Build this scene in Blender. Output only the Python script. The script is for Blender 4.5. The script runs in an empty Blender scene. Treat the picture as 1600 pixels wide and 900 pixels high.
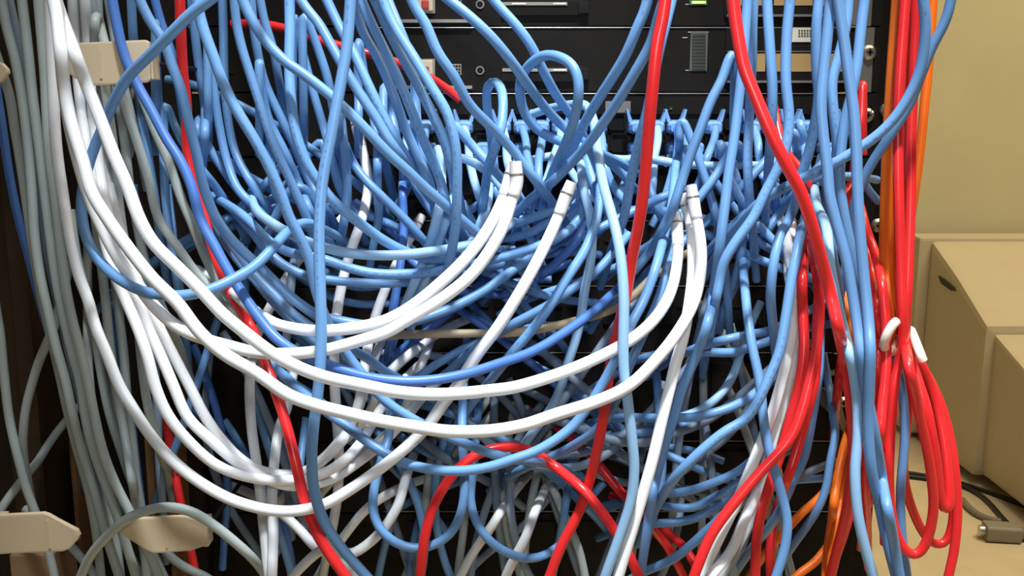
import bpy, bmesh, math, random
import numpy as np
from mathutils import Vector, Matrix

# ------------------------------------------------------------------ camera
F = 1575.0                       # focal length in pixels of the 1600x900 frame
PITCH = math.radians(10.0)
CAM_Z = 0.66
sc = bpy.context.scene
col = sc.collection
cam_d = bpy.data.cameras.new('camera')
cam_d.sensor_width = 36.0
cam_d.lens = F / 1600.0 * 36.0
cam_d.clip_start = 0.01
cam = bpy.data.objects.new('camera', cam_d)
cam.location = (0, 0, CAM_Z)
cam.rotation_euler = (math.radians(90) - PITCH, 0, 0)
col.objects.link(cam)
sc.camera = cam

# ------------------------------------------------------------------ light
world = bpy.data.worlds.new('room_light')
sc.world = world
world.use_nodes = True
wb = world.node_tree.nodes['Background']
wb.inputs[0].default_value = (0.80, 0.86, 1.0, 1)
wb.inputs[1].default_value = 0.07

def area(name, loc, rot, sx, sy, power, colour):
    d = bpy.data.lights.new(name, 'AREA')
    d.shape = 'RECTANGLE'; d.size = sx; d.size_y = sy
    d.energy = power; d.color = colour
    o = bpy.data.objects.new(name, d)
    o.location = loc; o.rotation_euler = rot
    col.objects.link(o)
    return o

# fluorescent tubes of the ceiling over the aisle in front of the rack
area('ceiling_tubes', (0.20, -0.20, 2.45), (math.radians(20), 0, 0), 1.2, 0.5, 9, (0.90, 0.95, 1.0))
# added warm light, unseen, over the old monitor to brighten wall and floor
area('wall_fill', (1.25, 0.95, 2.5), (math.radians(14), 0, 0), 1.2, 0.6, 47, (1.0, 0.85, 0.60))
# added overhead spot, no known fitting: bright pool on the tangle, dimmer sides
sp = bpy.data.lights.new('added_pool_spot', 'SPOT')
sp.shadow_soft_size = 0.07
sp.spot_size = math.radians(26); sp.spot_blend = 1.0
sp.energy = 275; sp.color = (0.93, 0.97, 1.0)
spo = bpy.data.objects.new('added_pool_spot', sp)
spo.location = (0.10, -0.05, 2.15)
spo.rotation_euler = (Vector((0.045, 0.52, 0.585)) - Vector(spo.location)).to_track_quat('-Z', 'Y').to_euler()
col.objects.link(spo)
# the flash of the pocket camera
fl = bpy.data.lights.new('camera_flash', 'SPOT')
fl.shadow_soft_size = 0.022
fl.spot_size = math.radians(72); fl.spot_blend = 1.0
fl.energy = 3.6; fl.color = (0.93, 0.98, 1.0)
flo = bpy.data.objects.new('camera_flash', fl)
flo.location = (0.015, -0.02, CAM_Z + 0.07)
flo.rotation_euler = (math.radians(90) - PITCH - 0.03, 0, 0)
col.objects.link(flo)

sc.view_settings.view_transform = 'Standard'
sc.view_settings.look = 'None'
sc.view_settings.gamma = 1.0
sc.view_settings.use_curve_mapping = False
sc.view_settings.exposure = 0.0

# ------------------------------------------------------------------ helpers
CP, SP = math.cos(PITCH), math.sin(PITCH)
CAM = np.array([0, 0, CAM_Z])
def ray(px, py):
    u = (px - 800.0) / F; v = (450.0 - py) / F
    d = np.array([u, CP + v * SP, -SP + v * CP])
    return d / d[1]
def at(px, py, Y):
    """the point of the room at depth Y (metres in front of the camera) seen at that pixel"""
    p = CAM + ray(px, py) * Y
    return Vector(p)

def tag(o, label=None, cat=None, group=None, kind=None):
    if label: o['label'] = label
    if cat: o['category'] = cat
    if group: o['group'] = group
    if kind: o['kind'] = kind
    return o
def empty(name, loc):
    o = bpy.data.objects.new(name, None)
    o.empty_display_size = 0.02
    o.location = loc
    col.objects.link(o)
    return o
def link(name, mesh, m, parent=None):
    o = bpy.data.objects.new(name, mesh)
    col.objects.link(o)
    if m is not None: mesh.materials.append(m)
    if parent is not None:
        o.parent = parent
        o.matrix_parent_inverse = Matrix.Translation(parent.location).inverted()
    return o
def obj(name, bm, m, parent=None, smooth=False, bevel=0.0):
    if bevel > 0:
        bmesh.ops.bevel(bm, geom=[e for e in bm.edges], offset=bevel, segments=2, profile=0.7, affect='EDGES', clamp_overlap=True)
    bmesh.ops.recalc_face_normals(bm, faces=bm.faces[:])
    me = bpy.data.meshes.new(name)
    bm.to_mesh(me); bm.free()
    if smooth:
        for p in me.polygons: p.use_smooth = True
    return link(name, me, m, parent)
def add_box(bm, x0, x1, y0, y1, z0, z1):
    vs = [bm.verts.new((x, y, z)) for x in (x0, x1) for y in (y0, y1) for z in (z0, z1)]
    for f in ((0,1,3,2),(4,6,7,5),(0,4,5,1),(2,3,7,6),(0,2,6,4),(1,5,7,3)):
        bm.faces.new([vs[i] for i in f])
    return vs
def box(x0, x1, y0, y1, z0, z1):
    bm = bmesh.new(); add_box(bm, x0, x1, y0, y1, z0, z1); return bm
def add_prism(bm, pts, a, b):
    """pts: list of Vectors of a closed outline; swept from offset a to offset b (Vectors)"""
    lo = [bm.verts.new(p + a) for p in pts]; hi = [bm.verts.new(p + b) for p in pts]
    bm.faces.new(lo[::-1]); bm.faces.new(hi)
    n = len(pts)
    for i in range(n):
        bm.faces.new((lo[i], lo[(i+1) % n], hi[(i+1) % n], hi[i]))
def add_disc(bm, c, axis, r, h, seg=24, r2=None):
    """cylinder from c along axis (unit Vector) of height h"""
    axis = Vector(axis).normalized()
    a = axis.orthogonal().normalized(); b = axis.cross(a)
    r2 = r if r2 is None else r2
    lo = [bm.verts.new(c + (a * math.cos(t) + b * math.sin(t)) * r) for t in [2*math.pi*i/seg for i in range(seg)]]
    hi = [bm.verts.new(c + axis * h + (a * math.cos(t) + b * math.sin(t)) * r2) for t in [2*math.pi*i/seg for i in range(seg)]]
    bm.faces.new(lo[::-1]); bm.faces.new(hi)
    for i in range(seg):
        bm.faces.new((lo[i], lo[(i+1) % seg], hi[(i+1) % seg], hi[i]))
def add_ring(bm, c, axis, r0, r1, h, seg=24):
    axis = Vector(axis).normalized()
    a = axis.orthogonal().normalized(); b = axis.cross(a)
    rows = []
    for rr, hh in ((r0, 0), (r1, 0), (r1, h), (r0, h)):
        rows.append([bm.verts.new(c + axis * hh + (a * math.cos(t) + b * math.sin(t)) * rr) for t in [2*math.pi*i/seg for i in range(seg)]])
    for k in range(4):
        for i in range(seg):
            bm.faces.new((rows[k][i], rows[k][(i+1) % seg], rows[(k+1) % 4][(i+1) % seg], rows[(k+1) % 4][i]))

# ------------------------------------------------------------------ materials
def mat(name, rgb, rough=0.5, metal=0.0, spec=0.5, noise=0.0, nscale=40.0, bump=0.0):
    m = bpy.data.materials.new(name); m.use_nodes = True
    nt = m.node_tree; b = nt.nodes['Principled BSDF']
    b.inputs['Base Color'].default_value = (*rgb, 1)
    b.inputs['Roughness'].default_value = rough
    b.inputs['Metallic'].default_value = metal
    b.inputs['Specular IOR Level'].default_value = spec
    if noise > 0 or bump > 0:
        tc = nt.nodes.new('ShaderNodeTexCoord')
        n = nt.nodes.new('ShaderNodeTexNoise'); n.inputs['Scale'].default_value = nscale; n.inputs['Detail'].default_value = 5
        nt.links.new(tc.outputs['Object'], n.inputs['Vector'])
        if noise > 0:
            mr = nt.nodes.new('ShaderNodeMapRange')
            mr.inputs[1].default_value = 0.3; mr.inputs[2].default_value = 0.7
            mr.inputs[3].default_value = 1 - noise; mr.inputs[4].default_value = 1 + noise * 0.5
            nt.links.new(n.outputs['Fac'], mr.inputs[0])
            mx = nt.nodes.new('ShaderNodeVectorMath'); mx.operation = 'SCALE'
            mx.inputs[0].default_value = rgb
            nt.links.new(mr.outputs[0], mx.inputs['Scale'])
            nt.links.new(mx.outputs[0], b.inputs['Base Color'])
        if bump > 0:
            bp = nt.nodes.new('ShaderNodeBump'); bp.inputs['Strength'].default_value = bump; bp.inputs['Distance'].default_value = 0.001
            nt.links.new(n.outputs['Fac'], bp.inputs['Height'])
            nt.links.new(bp.outputs[0], b.inputs['Normal'])
    return m
def glow(name, rgb, strength):
    m = mat(name, rgb, 0.4)
    b = m.node_tree.nodes['Principled BSDF']
    b.inputs['Emission Color'].default_value = (*rgb, 1)
    b.inputs['Emission Strength'].default_value = strength
    return m
def jacket(name, rgb, rough=0.42, print_rgb=None):
    """vinyl cable jacket, with the faint row of printed marks along one side"""
    m = bpy.data.materials.new(name); m.use_nodes = True
    nt = m.node_tree; b = nt.nodes['Principled BSDF']
    b.inputs['Roughness'].default_value = rough
    b.inputs['Specular IOR Level'].default_value = 0.45
    tc = nt.nodes.new('ShaderNodeTexCoord')
    n = nt.nodes.new('ShaderNodeTexNoise'); n.inputs['Scale'].default_value = 35; n.inputs['Detail'].default_value = 4
    nt.links.new(tc.outputs['Object'], n.inputs['Vector'])
    oi = nt.nodes.new('ShaderNodeObjectInfo')
    hs = nt.nodes.new('ShaderNodeHueSaturation')
    hs.inputs['Color'].default_value = (*rgb, 1)
    ad = nt.nodes.new('ShaderNodeMapRange'); ad.inputs[1].default_value = 0.0; ad.inputs[2].default_value = 1.0
    ad.inputs[3].default_value = 0.86; ad.inputs[4].default_value = 1.10
    nt.links.new(oi.outputs['Random'], ad.inputs[0])
    mu = nt.nodes.new('ShaderNodeMath'); mu.operation = 'MULTIPLY'
    mr = nt.nodes.new('ShaderNodeMapRange'); mr.inputs[1].default_value = 0.3; mr.inputs[2].default_value = 0.7
    mr.inputs[3].default_value = 0.93; mr.inputs[4].default_value = 1.05
    nt.links.new(n.outputs['Fac'], mr.inputs[0])
    nt.links.new(ad.outputs[0], mu.inputs[0]); nt.links.new(mr.outputs[0], mu.inputs[1])
    nt.links.new(mu.outputs[0], hs.inputs['Value'])
    out = hs.outputs['Color']
    if print_rgb is not None:
        uv = nt.nodes.new('ShaderNodeSeparateXYZ')
        nt.links.new(tc.outputs['UV'], uv.inputs[0])
        band = nt.nodes.new('ShaderNodeMath'); band.operation = 'COMPARE'     # a strip of the circumference
        band.inputs[1].default_value = 0.46; band.inputs[2].default_value = 0.035
        nt.links.new(uv.outputs['Y'], band.inputs[0])
        w = nt.nodes.new('ShaderNodeTexNoise'); w.noise_dimensions = '1D'; w.inputs['Scale'].default_value = 330; w.inputs['Detail'].default_value = 2
        nt.links.new(uv.outputs['X'], w.inputs['W'])
        gt = nt.nodes.new('ShaderNodeMath'); gt.operation = 'GREATER_THAN'; gt.inputs[1].default_value = 0.54
        nt.links.new(w.outputs['Fac'], gt.inputs[0])
        w2 = nt.nodes.new('ShaderNodeTexNoise'); w2.noise_dimensions = '1D'; w2.inputs['Scale'].default_value = 9
        nt.links.new(uv.outputs['X'], w2.inputs['W'])
        gt2 = nt.nodes.new('ShaderNodeMath'); gt2.operation = 'GREATER_THAN'; gt2.inputs[1].default_value = 0.56
        nt.links.new(w2.outputs['Fac'], gt2.inputs[0])
        m1 = nt.nodes.new('ShaderNodeMath'); m1.operation = 'MULTIPLY'
        nt.links.new(band.outputs[0], m1.inputs[0]); nt.links.new(gt.outputs[0], m1.inputs[1])
        m2 = nt.nodes.new('ShaderNodeMath'); m2.operation = 'MULTIPLY'
        nt.links.new(m1.outputs[0], m2.inputs[0]); nt.links.new(gt2.outputs[0], m2.inputs[1])
        m3 = nt.nodes.new('ShaderNodeMath'); m3.operation = 'MULTIPLY'; m3.inputs[1].default_value = 0.32
        nt.links.new(m2.outputs[0], m3.inputs[0])
        some = nt.nodes.new('ShaderNodeMath'); some.operation = 'GREATER_THAN'; some.inputs[1].default_value = 0.6   # only some jackets show it
        nt.links.new(oi.outputs['Random'], some.inputs[0])
        m4 = nt.nodes.new('ShaderNodeMath'); m4.operation = 'MULTIPLY'
        nt.links.new(m3.outputs[0], m4.inputs[0]); nt.links.new(some.outputs[0], m4.inputs[1])
        m3 = m4
        mix = nt.nodes.new('ShaderNodeMix'); mix.data_type = 'RGBA'
        nt.links.new(m3.outputs[0], mix.inputs['Factor'])
        nt.links.new(out, mix.inputs['A'])
        mix.inputs['B'].default_value = (*print_rgb, 1)
        out = mix.outputs['Result']
    nt.links.new(out, b.inputs['Base Color'])
    return m

M = {
 'B': jacket('blue_jacket',       (0.135, 0.300, 0.575), 0.40, (0.03, 0.06, 0.16)),
 'L': jacket('pale_blue_jacket',  (0.30, 0.52, 0.78), 0.40, (0.05, 0.08, 0.2)),
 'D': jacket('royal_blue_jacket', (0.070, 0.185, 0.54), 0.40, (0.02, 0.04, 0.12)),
 'W': jacket('white_jacket',      (0.80, 0.83, 0.86), 0.40),
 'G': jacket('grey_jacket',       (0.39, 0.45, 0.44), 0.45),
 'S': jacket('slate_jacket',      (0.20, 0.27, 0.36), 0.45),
 'R': jacket('red_jacket',        (0.80, 0.026, 0.028), 0.30),
 'O': jacket('orange_jacket',     (0.90, 0.17, 0.008), 0.40),
 'T': jacket('tan_jacket',        (0.42, 0.34, 0.22), 0.45),
 'K': jacket('black_jacket',      (0.015, 0.013, 0.012), 0.40),
}
RAD = {'B': 2.65, 'L': 2.65, 'D': 2.65, 'W': 3.0, 'G': 2.75, 'S': 2.7, 'R': 2.9, 'O': 2.7, 'T': 2.5, 'K': 3.5}
metal_black = mat('black_enamel', (0.009, 0.007, 0.006), 0.5, 0.0, 0.2, 0.25, 60, 0.03)
panel_black = mat('black_panel', (0.010, 0.008, 0.006), 0.55, 0.0, 0.15, 0.2, 90)
steel = mat('bare_steel', (0.55, 0.53, 0.48), 0.35, 0.9)
dull_steel = mat('dull_steel', (0.30, 0.28, 0.24), 0.45, 0.7)
nickel = mat('nickel_screw', (0.75, 0.68, 0.52), 0.28, 0.95)
beige = mat('beige_plastic', (0.62, 0.50, 0.33), 0.45, 0.0, 0.4, 0.06, 30)
brown = mat('brown_enamel', (0.045, 0.026, 0.012), 0.5, 0.0, 0.35, 0.35, 25)
tan_label = mat('tan_label', (0.42, 0.27, 0.10), 0.6, 0.0, 0.3, 0.1, 60)
paper = mat('label_paper', (0.62, 0.58, 0.45), 0.6)
ink = mat('label_ink', (0.06, 0.05, 0.03), 0.6)
port_dark = mat('port_dark', (0.004, 0.004, 0.005), 0.6, 0.0, 0.2)
white_mark = mat('white_print', (0.35, 0.35, 0.33), 0.6)
red_plastic = mat('red_latch', (0.45, 0.05, 0.05), 0.4)
copper = mat('brown_strip', (0.22, 0.11, 0.05), 0.45)
led_green = glow('green_led', (0.30, 1.0, 0.08), 3.0)
led_green2 = glow('green_port_led', (0.25, 0.8, 0.10), 0.5)
led_dim = mat('green_led_off', (0.05, 0.10, 0.03), 0.4)
wall_m = mat('wall_paint', (0.59, 0.53, 0.31), 0.7, 0.0, 0.2, 0.05, 6)
floor_m = mat('vinyl_floor', (0.66, 0.54, 0.33), 0.45, 0.0, 0.4, 0.07, 18)
ceil_m = mat('ceiling_tile', (0.75, 0.75, 0.72), 0.8)
crt_m = mat('putty_plastic', (0.55, 0.46, 0.29), 0.42, 0.0, 0.4, 0.03, 20)
crt_dark = mat('vent_dark', (0.03, 0.02, 0.01), 0.6)
white_plug = mat('white_boot', (0.72, 0.72, 0.74), 0.4, 0.0, 0.5, 0.05, 80)
clear_plug = mat('plug_shell', (0.66, 0.64, 0.62), 0.15, 0.0, 0.6)
boot_m = mat('blue_boot', (0.19, 0.36, 0.66), 0.35, 0.0, 0.45, 0.06, 60)
tie_m = mat('white_tie', (0.85, 0.78, 0.66), 0.35)
# ------------------------------------------------------------------ the cables
# each cable: jacket colour, depths along it (metres in front of the lens), its course, what it looks like
CABLES = []
def C(c, d, pts, label, group=None, boot=None, w=1.0):
    if not isinstance(d, (list, tuple)): d = [d]
    P = [tuple(float(v) for v in q.split(',')) for q in pts.split()]
    CABLES.append(dict(c=c, d=list(d), p=P, label=label, group=group, boot=boot, w=w))

# ---- bright white cables in front
C('W', [.50,.475,.455,.445,.445,.455,.48,.55], "80,-14 88,20 95,83 100,133 110,187 130,253 143,300 167,340 200,387 240,437 277,473 310,517 350,553 400,582 450,617 500,635 540,645 587,656 650,667 700,674 767,673 820,664 867,648 933,627 983,603 1027,560 1057,522 1083,475 1094,430 1096,395 1092,360 1085,325 1082,303",
  'white cable sweeping in the lowest and longest white arc across the tangle', boot='end')
C('W', [.50,.47,.45,.44,.44,.45,.48,.55], "86,-5 96,25 103,45 117,83 133,127 157,187 177,240 200,293 217,340 240,380 277,417 313,453 347,490 377,515 402,535 433,557 473,577 510,590 567,602 617,612 667,616 717,615 767,610 800,606 850,592 900,574 950,551 987,530 1017,505 1040,474 1053,440 1059,400 1059,370 1057,345",
  'white cable hanging in a wide arc just above the longest white arc', boot='end')
C('W', [.50,.49,.48,.475,.470,.470,.495], "84,-14 93,40 98,120 108,190 122,250 140,310 157,350 173,383 190,412 213,442 237,474 264,501 290,518 320,530 360,541 400,551 445,553 480,551 513,546 560,533 607,518 633,502 683,472 733,433 763,395 787,352 798,317 808,285 806,268",
  'right one of the two white cables ending side by side under the small blue loop', boot='end')
C('W', [.52,.49,.48,.478,.485,.500,.535], "380,470 393,483 407,493 425,504 440,509 470,515 500,517 550,513 600,502 640,481 683,447 727,405 760,362 783,318 793,290 799,268",
  'left one of the two white cables ending side by side under the small blue loop', boot='end')
C('W', [.575,.57,.555,.53,.505,.495,.49,.495,.49,.52], "77,-10 80,60 83,130 86,200 91,253 98,300 104,340 112,385 123,430 137,467 150,513 167,553 185,600 207,637 230,673 260,710 300,745 353,777 400,793 440,799 473,797 510,787 550,763 593,733 630,703 667,667 693,630 717,600 735,570 752,545 777,513 800,477 822,440 850,387 873,337 884,307 888,298",
  'white cable rising steeply from bottom left to a scuffed end at the centre', boot='end')
# ---- three white cables swinging down inside the left bundle
C('W', [.60,.60,.58,.54,.52,.52,.53,.55,.58], "113,-10 117,60 122,130 132,210 145,290 155,330 165,380 180,430 197,470 213,507 230,555 243,605 263,650 300,695 340,728 390,746 440,751 480,747 510,738 540,718 565,690 585,655 598,635",
  'leftmost of three white cables curving together into the lower left tangle')
C('W', [.60,.60,.58,.55,.53,.53,.54,.56,.60], "132,-10 137,60 141,130 149,210 158,280 170,340 183,390 200,440 216,470 233,515 253,560 272,605 293,652 330,688 370,722 405,742 443,758 485,758 520,748 560,722 600,690 633,655 652,630",
  'middle one of three white cables curving together into the lower left tangle')
C('W', [.60,.60,.58,.55,.53,.53,.55,.58], "152,-10 154,60 153,130 155,190 162,250 175,310 195,380 215,440 235,482 253,520 277,567 297,605 320,650 350,692 375,717 405,735 440,742 475,738 505,718 530,695 545,670 560,640 575,590",
  'rightmost of three white cables curving together into the lower left tangle')
# ---- white cables that rise out of the middle
C('W', [.66,.62,.58,.56,.56,.58,.60], "555,190 561,215 570,250 576,285 573,310 565,345 553,378 545,402 538,428 531,460 525,500 522,550 523,605 527,665 530,717 528,770 520,822 512,860",
  'white cable running straight down the tangle left of centre behind a blue strand', boot='start')
C('W', [.67,.62,.58,.56,.56,.57], "655,345 640,372 620,412 607,440 599,460 588,490 578,525 570,570 563,620 550,660 530,690 510,712 490,728",
  'short white cable with a blunt cut top left of the tan cable', boot='start')
C('W', [.67,.63,.60,.58,.56,.54,.53], "540,335 515,362 490,385 468,405 450,430 432,462 418,488 403,520 394,555 390,600 393,667 400,720 407,773 413,833 420,897 422,920",
  'white cable dropping vertically beside the lower red cable, left of its twin')
C('W', [.60,.57,.55,.54,.53], "455,600 448,640 437,665 431,700 427,740 425,780 427,833 425,897 424,920",
  'white cable dropping vertically beside the lower red cable, right of its twin')
C('W', [.64,.60,.58,.59,.62], "668,532 650,546 630,562 612,578 595,600 580,640 560,668 530,694",
  'stubby white cable end poking out below the tan cable')
C('W', [.66,.62,.60,.61,.62], "678,515 668,545 658,570 650,590 640,620 628,650 600,683 560,712",
  'thin pinkish white cable slanting down under the tan cable')
# ---- whites on the right
C('W', [.57,.51,.49,.48,.475,.47], "1071,315 1079,345 1082,390 1082,430 1076,480 1067,530 1056,567 1048,600 1034,657 1020,717 1003,777 985,837 967,897 960,925",
  'white cable running straight down from the twin white ends to the bottom edge', boot='start')
C('W', [.63,.58,.55,.53,.52,.51,.51], "1205,322 1218,342 1228,365 1233,400 1240,440 1241,480 1237,520 1230,560 1220,600 1207,645 1190,690 1170,740 1153,780 1127,833 1100,890 1090,920",
  'white cable left of the red strands, lower left one where the pair fans out')
C('W', [.62,.58,.55,.53,.52,.51], "1244,440 1248,490 1244,540 1237,580 1226,625 1212,670 1200,715 1186,763 1165,807 1143,860 1113,897 1100,918",
  'white cable left of the red strands, running down closest beside them')
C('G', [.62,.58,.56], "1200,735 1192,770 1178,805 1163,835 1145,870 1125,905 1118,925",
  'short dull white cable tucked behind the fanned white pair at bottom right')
C('W', [.66,.63,.60,.58], "1236,345 1238,365 1234,392 1232,420 1236,450",
  'short white cable stub beside the long red cable right of centre', boot='start')
# ---- red cables
C('R', [.47,.47,.48,.49,.51,.53,.54,.54], "1040,-5 1035,30 1027,67 1020,133 1013,207 1006,293 998,350 988,400 979,455 968,505 960,535 952,580 945,640 939,673 930,717 918,763 900,810 877,853 860,897 850,925",
  'red cable running down the middle from top edge to bottom edge')
C('R', [.46,.455,.45,.46,.48,.50,.52,.54], "1145,-5 1149,30 1154,62 1163,107 1180,150 1200,198 1220,240 1237,273 1251,300 1265,340 1278,385 1291,433 1303,483 1314,533 1324,583 1330,640 1333,700 1329,760 1318,820 1305,870 1298,900 1292,925",
  'red cable slanting from the top right across the blue strands to the lower right')
C('R', [.56,.57,.58,.57,.55,.52,.50,.49,.49], "281,-5 283,60 286,117 292,167 291,217 297,260 308,300 320,340 330,383 344,420 360,457 378,487 393,512 413,562 430,610 447,663 463,727 477,787 497,837 520,873 537,897 555,925",
  'red cable coming down on the left and crossing under the white arcs to the bottom')
C('R', [.53,.53,.53,.54,.54,.53,.52,.52], "653,925 657,897 663,843 675,797 691,765 712,737 735,716 767,702 800,698 822,702 845,713 877,737 913,767 940,800 963,833 985,872 1000,905 1010,930",
  'red cable bent in a low arch at the bottom centre')
C('R', [.62,.60,.60,.62], "903,693 925,715 945,738 962,760 985,785 1010,815 1040,850 1060,885 1075,915",
  'dim red cable deep in the lower centre behind the pale blue strand')
C('R', [.62,.60,.58], "1030,820 1050,838 1065,850 1080,872 1095,900 1105,925",
  'short red cable low down between white and blue cables, left of the fanned white pair')
C('R', [.55,.53,.515,.51,.505,.50], "1262,345 1268,385 1276,425 1280,460 1279,510 1273,560 1263,605 1252,645 1237,682 1216,709 1200,725 1173,755 1140,795 1112,835 1092,880 1080,915",
  'red cable in the right cluster swerving left to the bottom edge')
C('R', [.57,.54,.53,.53,.53,.53], "1270,330 1262,370 1256,410 1253,450 1255,500 1256,550 1249,600 1236,650 1222,700 1207,745 1196,780 1185,820 1181,860 1180,900 1179,925",
  'leftmost red cable hanging in the right cluster beside the white pair')
C('R', [.58,.56,.55,.55,.56,.57], "1290,395 1282,440 1277,500 1276,550 1272,600 1262,640 1252,680 1240,720 1228,755 1215,790 1206,830 1203,870 1206,920",
  'red cable hidden behind the two front strands of the right red cluster')
C('R', [.66,.63,.61,.60,.60], "1204,150 1212,185 1220,220 1232,245 1248,262 1262,290 1272,330",
  'short red cable seen behind blue strands above the long slanting red one')
C('R', [.68,.655,.645,.64,.62,.60], "1348,125 1347,160 1344,210 1338,240 1330,290 1318,320 1322,360 1328,400 1330,440 1325,500 1315,560 1310,600",
  'dim red cable beside the silver rack screws behind the blue strands')
C('R', [.62,.58,.56,.55,.55,.56], "1346,330 1354,360 1366,392 1376,430 1382,480 1385,530 1384,580 1378,640 1375,700 1378,760",
  'glossy red cable curving down left of the orange strands')
C('R', [.63,.60,.58,.57,.57,.58], "1350,370 1358,410 1366,450 1370,500 1372,550 1366,620 1356,690 1352,740 1354,800",
  'darker red cable just left of the glossy curved red one')
C('R', [.60,.58,.56,.56,.57], "1322,590 1330,640 1338,690 1336,740 1330,790 1318,835 1302,880 1290,925",
  'red cable bowing out behind the orange strands at lower right')
C('R', [.63,.60,.60,.62], "1380,640 1376,700 1368,750 1356,790 1342,800 1333,770 1340,720 1352,670",
  'small dark red cable loop behind the pale blue strands at lower right')
# red cables of the hanging coil
C('R', [.56,.555,.55,.55,.53], "1415,-8 1410,60 1405,130 1403,200 1404,300 1407,400 1409,470 1411,540 1404,566 1397,600 1393,650 1390,700 1389,760 1393,805 1402,840 1414,860 1430,869 1444,855 1454,825 1459,790 1457,760 1452,720 1446,690 1437,650 1429,610 1420,575 1416,545",
  'left red cable of the straight drop, looped in front to form the hanging coil')
C('R', [.57,.57,.57,.57,.56,.552,.548,.548,.555,.572,.580], "1432,-8 1430,60 1427,130 1424,200 1423,300 1420,400 1417,470 1415,540 1424,566 1436,600 1446,640 1456,680 1463,720 1467,760 1472,790 1478,800 1483,790 1482,750 1478,710 1470,660 1460,620 1447,585 1434,560 1424,535",
  'right red cable of the straight drop, looped into the narrow coil beside it')
C('R', [.600,.590,.580,.572,.568,.565,.562], "1419,540 1430,558 1445,580 1458,605 1470,632 1480,665 1488,705 1493,745 1496,790 1494,835 1489,870 1482,900 1476,930",
  'outermost red cable of the coil running down to the bottom right edge')
C('R', [.585,.59,.60,.61,.615,.615,.61,.605,.60], "1413,540 1418,580 1421,620 1418,660 1413,700 1412,740 1420,780 1432,812 1446,838 1462,852 1478,848 1488,820 1490,780 1482,730 1470,690 1455,650 1440,605 1428,570 1420,545",
  'rear red cable loop of the hanging coil, lowest at its right side')
C('R', [.59,.59,.59,.60], "1421,-8 1417,60 1414,130 1413,200 1413,300 1413,400 1413,470 1413,538",
  'rear red cable of the straight drop showing between the two front ones')
# ---- orange
C('O', [.58,.58,.58,.585,.585,.59], "1401,-8 1396,60 1391,130 1387,200 1383,290 1381,350 1381,400 1384,450 1389,490 1393,520 1395,560",
  'leftmost orange cable of the vertical drop beside the rack post')
C('O', [.59,.59,.59,.595,.60], "1408,-8 1404,60 1399,130 1396,200 1394,290 1393,350 1393,400 1394,440 1394,480 1392,530 1388,570",
  'second orange cable of the vertical drop, between the first and the red drop')
C('O', [.60,.60,.60,.60], "1458,-8 1454,50 1450,110 1444,170 1437,240 1429,300 1418,370 1408,430 1398,490 1391,530",
  'orange cable along the outer right side of the red drop')
C('O', [.63,.61,.60,.59,.58,.58], "1306,425 1316,455 1327,485 1336,530 1343,585 1340,620 1330,660 1317,705 1306,760 1300,810 1293,860 1288,925",
  'orange cable hanging at lower right, left strand of the pair')
C('O', [.62,.60,.59,.58,.58], "1345,600 1338,640 1330,680 1324,720 1316,765 1309,810 1300,860 1296,925",
  'orange cable hanging at lower right, right strand of the pair')
C('O', [.62,.61,.60,.60], "1310,745 1292,765 1275,783 1257,797 1240,815 1222,835 1200,860",
  'orange cable branching off left from the hanging orange pair')
C('O', [.62,.60,.60], "1310,830 1290,858 1272,880 1250,895 1230,915 1220,930",
  'orange cable slanting out at the bottom edge below the orange pair')
C('O', [.62,.61,.60,.60], "1392,560 1388,590 1384,620 1376,660 1366,700 1358,740 1354,770",
  'orange cable showing between the pale blue strands at lower right')
# ---- tan
C('T', [.58,.575,.57,.57,.575,.60], "470,556 500,549 540,541 580,531 613,524 660,522 733,521 800,520 850,513 893,503 940,490 970,477 990,462 1012,440",
  'tan cable stretched nearly level across the middle of the tangle')
# ---- grey cables of the left bundle
C('G', [.58,.57,.56,.56,.56], "1,-10 10,40 24,95 36,165 45,240 50,300 54,367 63,433 75,487 87,540 103,597 115,655 130,710 147,767 163,827 185,897 192,920",
  'leftmost long grey cable of the left bundle')
C('G', [.58,.57,.565,.56,.56], "33,-10 38,30 45,90 51,150 60,220 69,293 78,367 88,440 100,500 113,553 125,597 135,660 148,710 165,757 182,803 197,850 212,900 218,925",
  'second long grey cable from the left in the left bundle')
C('G', [.58,.57,.565,.56,.56], "59,-10 65,60 70,120 73,180 78,250 85,300 93,367 103,450 113,500 127,553 138,600 148,652 162,710 182,760 204,802 222,840 240,880 255,920",
  'third long grey cable from the left in the left bundle')
C('G', [.60,.60,.60,.60,.60], "-8,80 5,118 15,150 23,200 32,253 42,320 52,390 62,450 78,520 92,580 105,640 120,700 138,765 150,830 158,900 161,925",
  'dim grey cable showing just left of the leftmost long grey one')
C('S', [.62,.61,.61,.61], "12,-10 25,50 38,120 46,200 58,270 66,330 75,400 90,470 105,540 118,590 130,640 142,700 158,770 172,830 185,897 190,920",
  'shadowed slate cable behind the first two long grey cables')
C('G', [.60,.59,.585,.58,.58], "120,-10 124,33 125,80 125,130 128,180 134,240 143,300 150,350 158,410 166,480 172,540 182,610 195,680 205,740 215,800 225,860 232,920",
  'grey cable passing behind the left edge of the upper tan finger')
C('G', [.60,.585,.58,.58,.57], "140,-10 150,30 158,65 163,110 168,160 176,220 182,280 188,335 195,380 205,420 212,470 217,520 222,570 232,640 250,700",
  'grey cable passing behind the middle of the upper tan finger')
C('G', [.60,.59,.58,.57,.57], "150,20 164,70 178,115 195,163 213,217 233,283 247,340 277,385 307,427 330,450 350,478 375,505 395,530",
  'grey cable slanting right from below the upper tan finger')
C('G', [.61,.60,.60,.59], "172,100 182,140 190,190 197,240 203,293 212,340 222,390 236,440 255,485 275,530",
  'dull grey cable hanging below the centre of the upper tan finger')
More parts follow.
